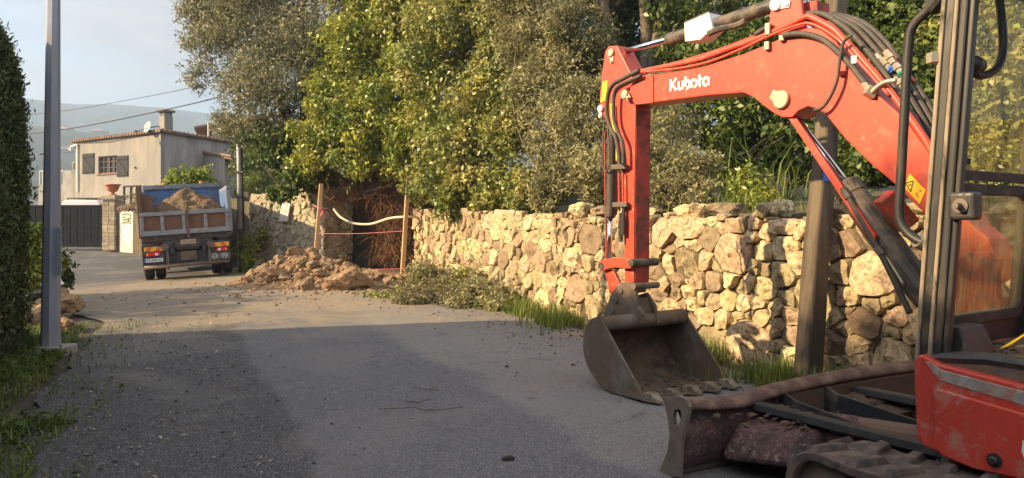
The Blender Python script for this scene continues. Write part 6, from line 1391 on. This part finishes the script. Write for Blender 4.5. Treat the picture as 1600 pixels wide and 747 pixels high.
rng = np.random.default_rng(33); rnd = random.Random(33); pos, nr = [], []
for k in range(105000):
    t = HT1 - abs(rnd.gauss(0, 1)) * 4.2 if rnd.random() < .85 else rnd.uniform(HT0, HT1)
    a = rnd.random() ** 1.25 * .8; n, z = hprof(a, min(t, HT1 - .01)); n2, z2 = hprof(min(1, a + .01), min(t, HT1 - .01)); dn = Vector((z2 - z, -(n2 - n)))
    if dn.length < 1e-6: continue
    dn.normalize(); dn = -dn if dn.x * (n - HN) < 0 and dn.y < 0 else dn
    lump = .09 * noise.noise(Vector((t * 1.7, a * 9, 0))) + .03 * noise.noise(Vector((t * 5, a * 26, 3)))
    p = TN(t, n) + (NR * (1 if n > HN else -1) * abs(dn.x) + ZV * abs(dn.y)) * (lump + rnd.gauss(-.01, .025) + (rnd.uniform(0, .13) if rnd.random() < .05 else 0)); p.z += z
    pos.append(p); nr.append((NR * (1 if n > HN else -1) * abs(dn.x) + ZV * abs(dn.y) * .6 + DR * (.7 if t > HT1 - .6 else 0)) + Vector((rnd.gauss(0, .5), rnd.gauss(0, .5), rnd.gauss(0, .5))))
pos = np.array(pos); nr = np.array(nr); nr /= np.linalg.norm(nr, axis=1, keepdims=True)
V = leaves_np(pos, nr, .075, .026, rng, -.9).reshape(-1, 3); link('foliage', np_mesh('hedge_leaves', V, np.arange(len(V)).reshape(-1, 4)), lf_hedge, hd)

# ------------------------------------------------------------------ grass
def grass(name, label, pts, h, w, mtl, seed, lean=.45):
    rng = np.random.default_rng(seed); p = np.array(pts, float); n = len(p); a = rng.uniform(0, 6.283, n); d = np.stack([np.cos(a), np.sin(a), np.zeros(n)], -1); s = np.stack([-np.sin(a), np.cos(a), np.zeros(n)], -1)
    hh = (h * rng.uniform(.45, 1.3, n))[:, None]; l = (lean * rng.uniform(.2, 1.4, n))[:, None] * hh; ww = (w * rng.uniform(.6, 1.3, n))[:, None] / 2; z = np.array([0, 0, 1.0])
    V = np.empty((n, 6, 3)); V[:, 0] = p - s * ww; V[:, 1] = p + s * ww; m = p + z * hh * .6 + d * l * .3; V[:, 2] = m + s * ww * .8; V[:, 3] = m - s * ww * .8; e = p + z * hh + d * l; V[:, 4] = e + s * ww * .12; V[:, 5] = e - s * ww * .12
    i = np.arange(n)[:, None] * 6; F = np.concatenate([i + np.array([0, 1, 2, 3]), i + np.array([3, 2, 4, 5])]); return tag(link(name, np_mesh(name, V.reshape(-1, 3), F), mtl), label, 'grass', kind='stuff')
rnd = random.Random(77)
def scatter_tn(n, t0, t1, n0, n1, dens=lambda t, n: 1, z=None):
    out = []
    while len(out) < n:
        t, nn = rnd.uniform(t0, t1), rnd.uniform(n0, n1)
        if rnd.random() < dens(t, nn): p = TN(t, nn); out.append((p.x, p.y, gz(p.x, p.y) - .01 if z is None else z))
    return out
cl = lambda t, n: max(0, min(1, .5 + 1.6 * noise.noise(Vector((t * .9, n * 1.1, 4)))))
wallfoot = lambda t, n: cl(t, n) * (1 if n > 5.2 + .25 * noise.noise(Vector((t * 1.5, 9, 0))) else .04) * (1 if 3.6 < t < 8.6 or -1.5 < t < 1.8 else .12)
grass('verge_grass', 'bright grass growing along the foot of the stone wall', scatter_tn(5200, -4, 11, 4.7, 5.86, wallfoot), .24, .014, grass_m, 1)
left = lambda t, n: max(.25, cl(t, n)) * (1 if n < (-.85 if t < 1.5 else -1.25) + .22 * noise.noise(Vector((t * 1.3, 2, 0))) else .05)
grass('hedge_grass', 'rough dark grass and weeds between hedge and road', scatter_tn(19000, -4.5, 7.5, -2.2, -.45, left), .075, .010, grass_m, 2, 1.3)
rng = np.random.default_rng(90); wp = np.array(scatter_tn(5200, -3, 7.5, -2.2, -.5, left)); wp[:, 2] += rng.uniform(0, .11, len(wp)) * (rng.random(len(wp)) ** .7); wn_ = rng.normal(size=wp.shape) * .5 + np.array([0, 0, 1.0]); wn_ /= np.linalg.norm(wn_, axis=1, keepdims=True)
V = leaves_np(wp, wn_, .06, .032, rng, 0).reshape(-1, 3); tag(link('ground_weeds', np_mesh('weeds', V, np.arange(len(V)).reshape(-1, 4)), leaf_mat('weed_leaves', (.05, .085, .02), (.10, .13, .03))), 'low leafy weeds among the verge grass by the lamp post', 'weeds', kind='stuff')
top_pts = [(*(TN(rnd.uniform(-4.5, 3.5), rnd.uniform(6.1, 7.6)).xy), 1.74) for _ in range(600)]
grass('wall_top_grass', 'patchy grass on top of the dry stone wall', top_pts, .16, .010, grass_m, 3, .7)
def tuft(label, px, py, d, n, h, w, spread, seed, mtl=grass_m):
    p = P(px, py, d); r = random.Random(seed); t = thing('grass_tuft', label, 'grass', p); pts = [(p.x + r.gauss(0, spread), p.y + r.gauss(0, spread), p.z + r.uniform(-.05, .03)) for _ in range(n)]
    o = grass('blades', None, pts, h, w, mtl, seed, .7); m = o.data; m.transform(wmat(t).inverted()); o.parent = t
    for k in ('category', 'kind'):
        if k in o: del o[k]
tuft('tall arching green grass tuft on the wall top below the boom', 1185, 318, 10.2, 34, .95, .022, .18, 1)
tuft('shorter grass tuft on the wall top beside the timber pole', 1240, 308, 9.6, 50, .5, .016, .2, 2)
tuft('low leafy grass clump at the edge of the wall top under the grass tuft', 1160, 326, 9.5, 200, .2, .02, .2, 3)
plant('flowering_weed', 'upright yellow-green flowering weed on the wall top left of the tall grass', 'weeds', P(1175, 325, 9.8), [bl(1172, 275, 9.8, .16), bl(1165, 300, 9.8, .2), bl(1195, 305, 9.6, .2), bl(1150, 290, 9.9, .15), bl(1180, 325, 9.3, .16)], 1500, .07, .026, lf_green, 31, stem_r=.01, shoots=40, shoot_len=.25)

# cut branches heaped at the foot of the wall
cb_ = [bl(690, 470, 14.6, (1.0, .8, .36)), bl(740, 465, 14.0, (.75, .6, .38)), bl(640, 462, 15.2, (.6, .6, .3)), bl(780, 475, 13.4, (.35, .35, .28)), bl(700, 445, 15.2, (.8, .5, .46)), bl(650, 485, 14.4, (.6, .4, .16))]
cutp = thing('cut_branches', 'heap of cut olive branches lying at the foot of the mortared wall', 'branches', P(700, 490, 14))
foliage('leaves', cb_, 30000, .09, .028, lf_dry, cutp, 51, shoots=330, shoot_len=.55, rand=1.0, floor=.02)
foliage('green_leaves', [bl(600, 468, 15.0, (.5, .4, .16)), bl(665, 445, 15.5, (.6, .4, .25)), bl(720, 440, 15.2, (.5, .4, .25)), bl(575, 475, 14.8, (.22, .2, .1))], 2600, .09, .04, lf_green, cutp, 52, shoots=60, shoot_len=.3, floor=.02)
b = MB(); rnd = random.Random(8)
for k in range(120):
    p = P(rnd.gauss(700, 45), rnd.gauss(462, 10), rnd.uniform(13.6, 15.4)); p.z = max(.05, p.z); a = rnd.uniform(0, 6.28); l = rnd.uniform(.3, 1.1); e = p + Vector((math.cos(a) * l, math.sin(a) * l * .7, rnd.uniform(-.1, .35))); e.z = max(e.z, .03)
    b.tube([p, p.lerp(e, .5) + Vector((0, 0, rnd.uniform(0, .08))), e], [.010, .008, .004], 5)
b.build('sticks', twig, cutp)

plant('ivy_bush', 'dark shaded ivy behind the roots of the dug out gap', 'bush', P(570, 300, 23.4), [bl(540, 275, 23.4, .8), bl(600, 270, 23.2, .9), bl(650, 265, 22.6, .8), bl(570, 240, 23.4, .8)], 7000, .13, .08, lf_dark, 71)
# ------------------------------------------------------------------ rubble heap
rub_m = mat('ochre_rock', (.30, .185, .098), (.20, .12, .065), 3.5, rough=.92, dirt=(.36, .27, .17), dscale=6, damt=.32, bump=.6, bscale=20)
rub_p = mat('pale_rock', (.31, .22, .135), (.21, .145, .085), 3.5, rough=.92, dirt=(.25, .16, .09), dscale=5, damt=.4, bump=.6, bscale=20)
def mound(x, y):
    h = .62 * math.exp(-(((x + 5.15) / .75) ** 2 + ((y - 18.0) / .9) ** 2)) + .26 * math.exp(-(((x + 4.1) / .9) ** 2 + ((y - 17.5) / .8) ** 2)) + .12 * math.exp(-(((x + 3.3) / .7) ** 2 + ((y - 17.2) / .8) ** 2)) + .2 * math.exp(-(((x + 5.9) / .5) ** 2 + ((y - 17.8) / .8) ** 2))
    return h
nx = 70; xs = np.linspace(-8.2, -1.6, nx); ys = np.linspace(14.8, 21.2, nx); XX, YY = np.meshgrid(xs, ys)
ZZ = np.vectorize(lambda x, y: gz(x, y) + mound(x, y) * .9 + .05 * noise.noise(Vector((x * 4, y * 4, 0))) * min(1, mound(x, y) * 6) - .02)(XX, YY)
tag(link('rubble_earth', grid_mesh('rubble_earth', XX, YY, ZZ), heap_m), 'brown loose earth under the rubble heap at the gap', 'earth', kind='stuff')
rnd = random.Random(19); protos = []
for k in range(9):
    vs, fs = rock_verts(40 + k, (1, rnd.uniform(.65, .9), rnd.uniform(.5, .75)), 4, 9, .2); me = bpy.data.meshes.new('rubble'); me.from_pydata([tuple(v) for v in vs], [], fs); me.materials.append(rub_m if k % 3 else rub_p); me.polygons.foreach_set('use_smooth', [False] * len(me.polygons)); protos.append(me)
def put_rock(x, y, s, k=None, z=None, label='jumbled ochre rock of the rubble heap by the dug out gap', group='rocks of the rubble heap', flat=0, rot=None):
    o = bpy.data.objects.new('rock', protos[rnd.randrange(9) if k is None else k]); C.objects.link(o)
    o.location = (x, y, (gz(x, y) + mound(x, y) * .9 + s * .12) if z is None else z); o.rotation_euler = rot or (rnd.gauss(0, .4), rnd.gauss(0, .4), rnd.uniform(0, 6.28)); o.scale = (s, s, s * (1 - flat)); return tag(o, label, 'rock', group)
placed = []
n = 0
while n < 170:
    x, y = rnd.uniform(-6.7, -2.6), rnd.uniform(15.9, 18.8); h = mound(x, y)
    if h < .06 or rnd.random() > .25 + h * 1.5: continue
    s = rnd.choice([.07, .09, .11, .13, .16, .2, .27]) * rnd.uniform(.8, 1.2)
    if any((x - a) ** 2 + (y - c) ** 2 < (.50 * (s + e)) ** 2 for a, c, e in placed): continue
    placed.append((x, y, s)); put_rock(x, y, s); n += 1
bg_ = P(543, 468, 16.2); put_rock(bg_.x, bg_.y, .60, 2, .26, 'largest brown boulder at the front right of the rubble heap', None, .12, (.1, .05, .4))
bg_ = P(583, 452, 16.6); put_rock(bg_.x, bg_.y, .42, 4, .14, 'long low brown boulder at the right end of the rubble heap', None, .35, (.0, .1, -.3))
bg_ = P(432, 430, 17.0); put_rock(bg_.x, bg_.y, .30, 5, .42, 'upright tan boulder near the top left of the rubble heap', None, 0, (.6, .2, .4))
bg_ = P(478, 462, 16.1); put_rock(bg_.x, bg_.y, .30, 6, .16, 'rounded tan boulder left of the largest boulder', None, 0, (.2, .2, 1.4))
# stones by the lamp post
for (px, py, d, s, k, lab) in ((104, 478, 12.6, .34, 1, 'big tan rock just right of the lamp post foot'), (66, 487, 12.2, .32, 3, 'big tan rock left of the lamp post, under the hedge'), (101, 520, 10.9, .20, 7, 'smaller orange rock behind the lamp post base on the right'), (47, 500, 11.6, .24, 0, 'rock tucked against the hedge, left of the lamp post'), (98, 458, 13.2, .20, 8, 'rock behind the big rock right of the lamp post'), (122, 477, 12.6, .13, 2, 'small flat rock beside the road right of the lamp post'), (116, 468, 13.0, .12, 6, 'small rock farthest right behind the lamp post')):
    p = P(px, py, d); put_rock(p.x, p.y, s, k, max(p.z, s * .3), lab, None)
vs, fs = rock_verts(5, (.20, .14, .12), 3, 5, .3); b = MB(); c = P(80, 443, 13.2); b.add([v + c for v in vs], fs); tag(b.build('plastic_sack', white_paint), 'crumpled white plastic sack on the rocks left of the lamp post', 'sack')
vs, fs = rock_verts(6, (.22, .2, .10), 3, 5, .3); b = MB(); c = P(62, 462, 12.8); b.add([v + c for v in vs], fs); tag(b.build('rubble_sack', tdark), 'dark rubble sack lying below the white sack by the hedge', 'sack')

# ------------------------------------------------------------------ litter: leaves, grit, clods, twigs on the road
rng = np.random.default_rng(5); rnd = random.Random(55); pos = []
while len(pos) < 1500:
    t, n = rnd.uniform(-6, 7), rnd.uniform(-1.6, 2.2)
    if n > .7 and rnd.random() > .16: continue
    p = TN(t, n); pos.append((p.x, p.y, .0))
while len(pos) < 2100:
    t, n = rnd.uniform(0, 11), rnd.uniform(3.6, 5.8); p = TN(t, n); pos.append((p.x, p.y, .0))
pos = np.array(pos); nr = rng.normal(size=pos.shape) * .25 + np.array([0, 0, 1.0]); nr /= np.linalg.norm(nr, axis=1, keepdims=True)
V = leaves_np(pos, nr, .045, .017, rng, 0).reshape(-1, 3); V[:, 2] = np.maximum(V[:, 2], -.003); tag(link('leaf_litter', np_mesh('litter', V, np.arange(len(V)).reshape(-1, 4)), litter_m), 'pale fallen leaves strewn on the road edges', 'leaf litter', kind='stuff')
def pebbles(name, label, n, samp, smin, smax, mtl, seed):
    rnd = random.Random(seed); b = MB(); pv = [rock_verts(300 + k, (1, .8, .6), 1, 3, .2) for k in range(6)]
    for k in range(n):
        x, y = samp(rnd); s = smin + (smax - smin) * rnd.random() ** 3; vs, fs = pv[rnd.randrange(6)]; a = rnd.uniform(0, 6.28); ca, sa = math.cos(a) * s, math.sin(a) * s; z = gz(x, y) - .008
        if mound(x, y) > .04 and y > 15: z += mound(x, y) * .9
        b.add([(x + v.x * ca - v.y * sa, y + v.x * sa + v.y * ca, z + v.z * s) for v in vs], fs)
    return tag(b.build(name, mtl), label, 'grit', kind='stuff')
def s1(r): t, n = r.uniform(-5, 8), min(2.5, -1.6 + abs(r.gauss(0, 1.1))); p = TN(t, n); return p.x, p.y
def s2(r): return r.gauss(-4.6, 2.2), r.gauss(15.2, 1.2)
def s3(r): p = TN(r.uniform(-1, 12), 5.8 - abs(r.gauss(0, .9))); return p.x, p.y
pebbles('road_grit', 'loose dark grit along the left road edge', 1500, s1, .004, .022, mat('grit', (.12, .115, .11), (.07, .067, .065), 20, rough=.9, island=.4), 1)
pebbles('clay_clods', 'crumbs of ochre clay scattered before the rubble heap', 380, s2, .006, .05, heap_m, 2)
def s4(r): return r.gauss(-4.5, .95), r.gauss(17.2, .75)
pebbles('rubble_chips', 'small chips and crumbs of ochre stone among the rubble heap', 1500, s4, .015, .085, rub_m, 4)
pebbles('wall_crumbs', 'crumbs of soil and stone along the foot of the wall', 900, s3, .006, .032, mud, 3)
for (x0, y0, x1, y1, r, lab) in ((645, 608, 682, 612, .004, 'bent brown twig lying on the road left of the bucket'), (590, 641, 720, 640, .004, 'long thin crooked twig lying on the open road'), (637, 628, 655, 632, .005, 'short broken twig lying on the road above the long twig')):
    b = MB(); a, c = hit(x0, y0, (0, 0, .004), ZV), hit(x1, y1, (0, 0, .004), ZV); r_ = random.Random(x0); pts = [a.lerp(c, k / 5) + Vector((r_.gauss(0, .02), r_.gauss(0, .03), r_.uniform(0, .02))) for k in range(6)]
    b.tube(pts, r, 5); b.tube([pts[3], pts[3] + Vector((.1, .12, .01))], r * .7, 5); tag(b.build('twig', twig), lab, 'twig')
vs, fs = rock_verts(77, (.05, .03, .015), 2, 4, .35); b = MB(); c = hit(795, 716, (0, 0, .0), ZV); b.add([v + c for v in vs], fs); tag(b.build('clod', mat('dark_clod', (.04, .03, .022), rough=.95)), 'dark clod of mud in the near foreground of the road', 'clod')

# ------------------------------------------------------------------ air
HZ = 0.0008
hb = MB(); hb.box((0, 0, 80), (3500, 3500, 226)); hm = bpy.data.materials.new('haze'); hm.use_nodes = True; N = hm.node_tree.nodes; L = hm.node_tree.links
for n in list(N): N.remove(n)
o_ = N.new('ShaderNodeOutputMaterial'); v_ = N.new('ShaderNodeVolumePrincipled'); v_.inputs['Color'].default_value = (.50, .70, 1, 1); v_.inputs['Density'].default_value = HZ; v_.inputs['Anisotropy'].default_value = .1
L.new(v_.outputs[0], o_.inputs['Volume'])
tag(hb.build('haze', hm), kind='stuff')
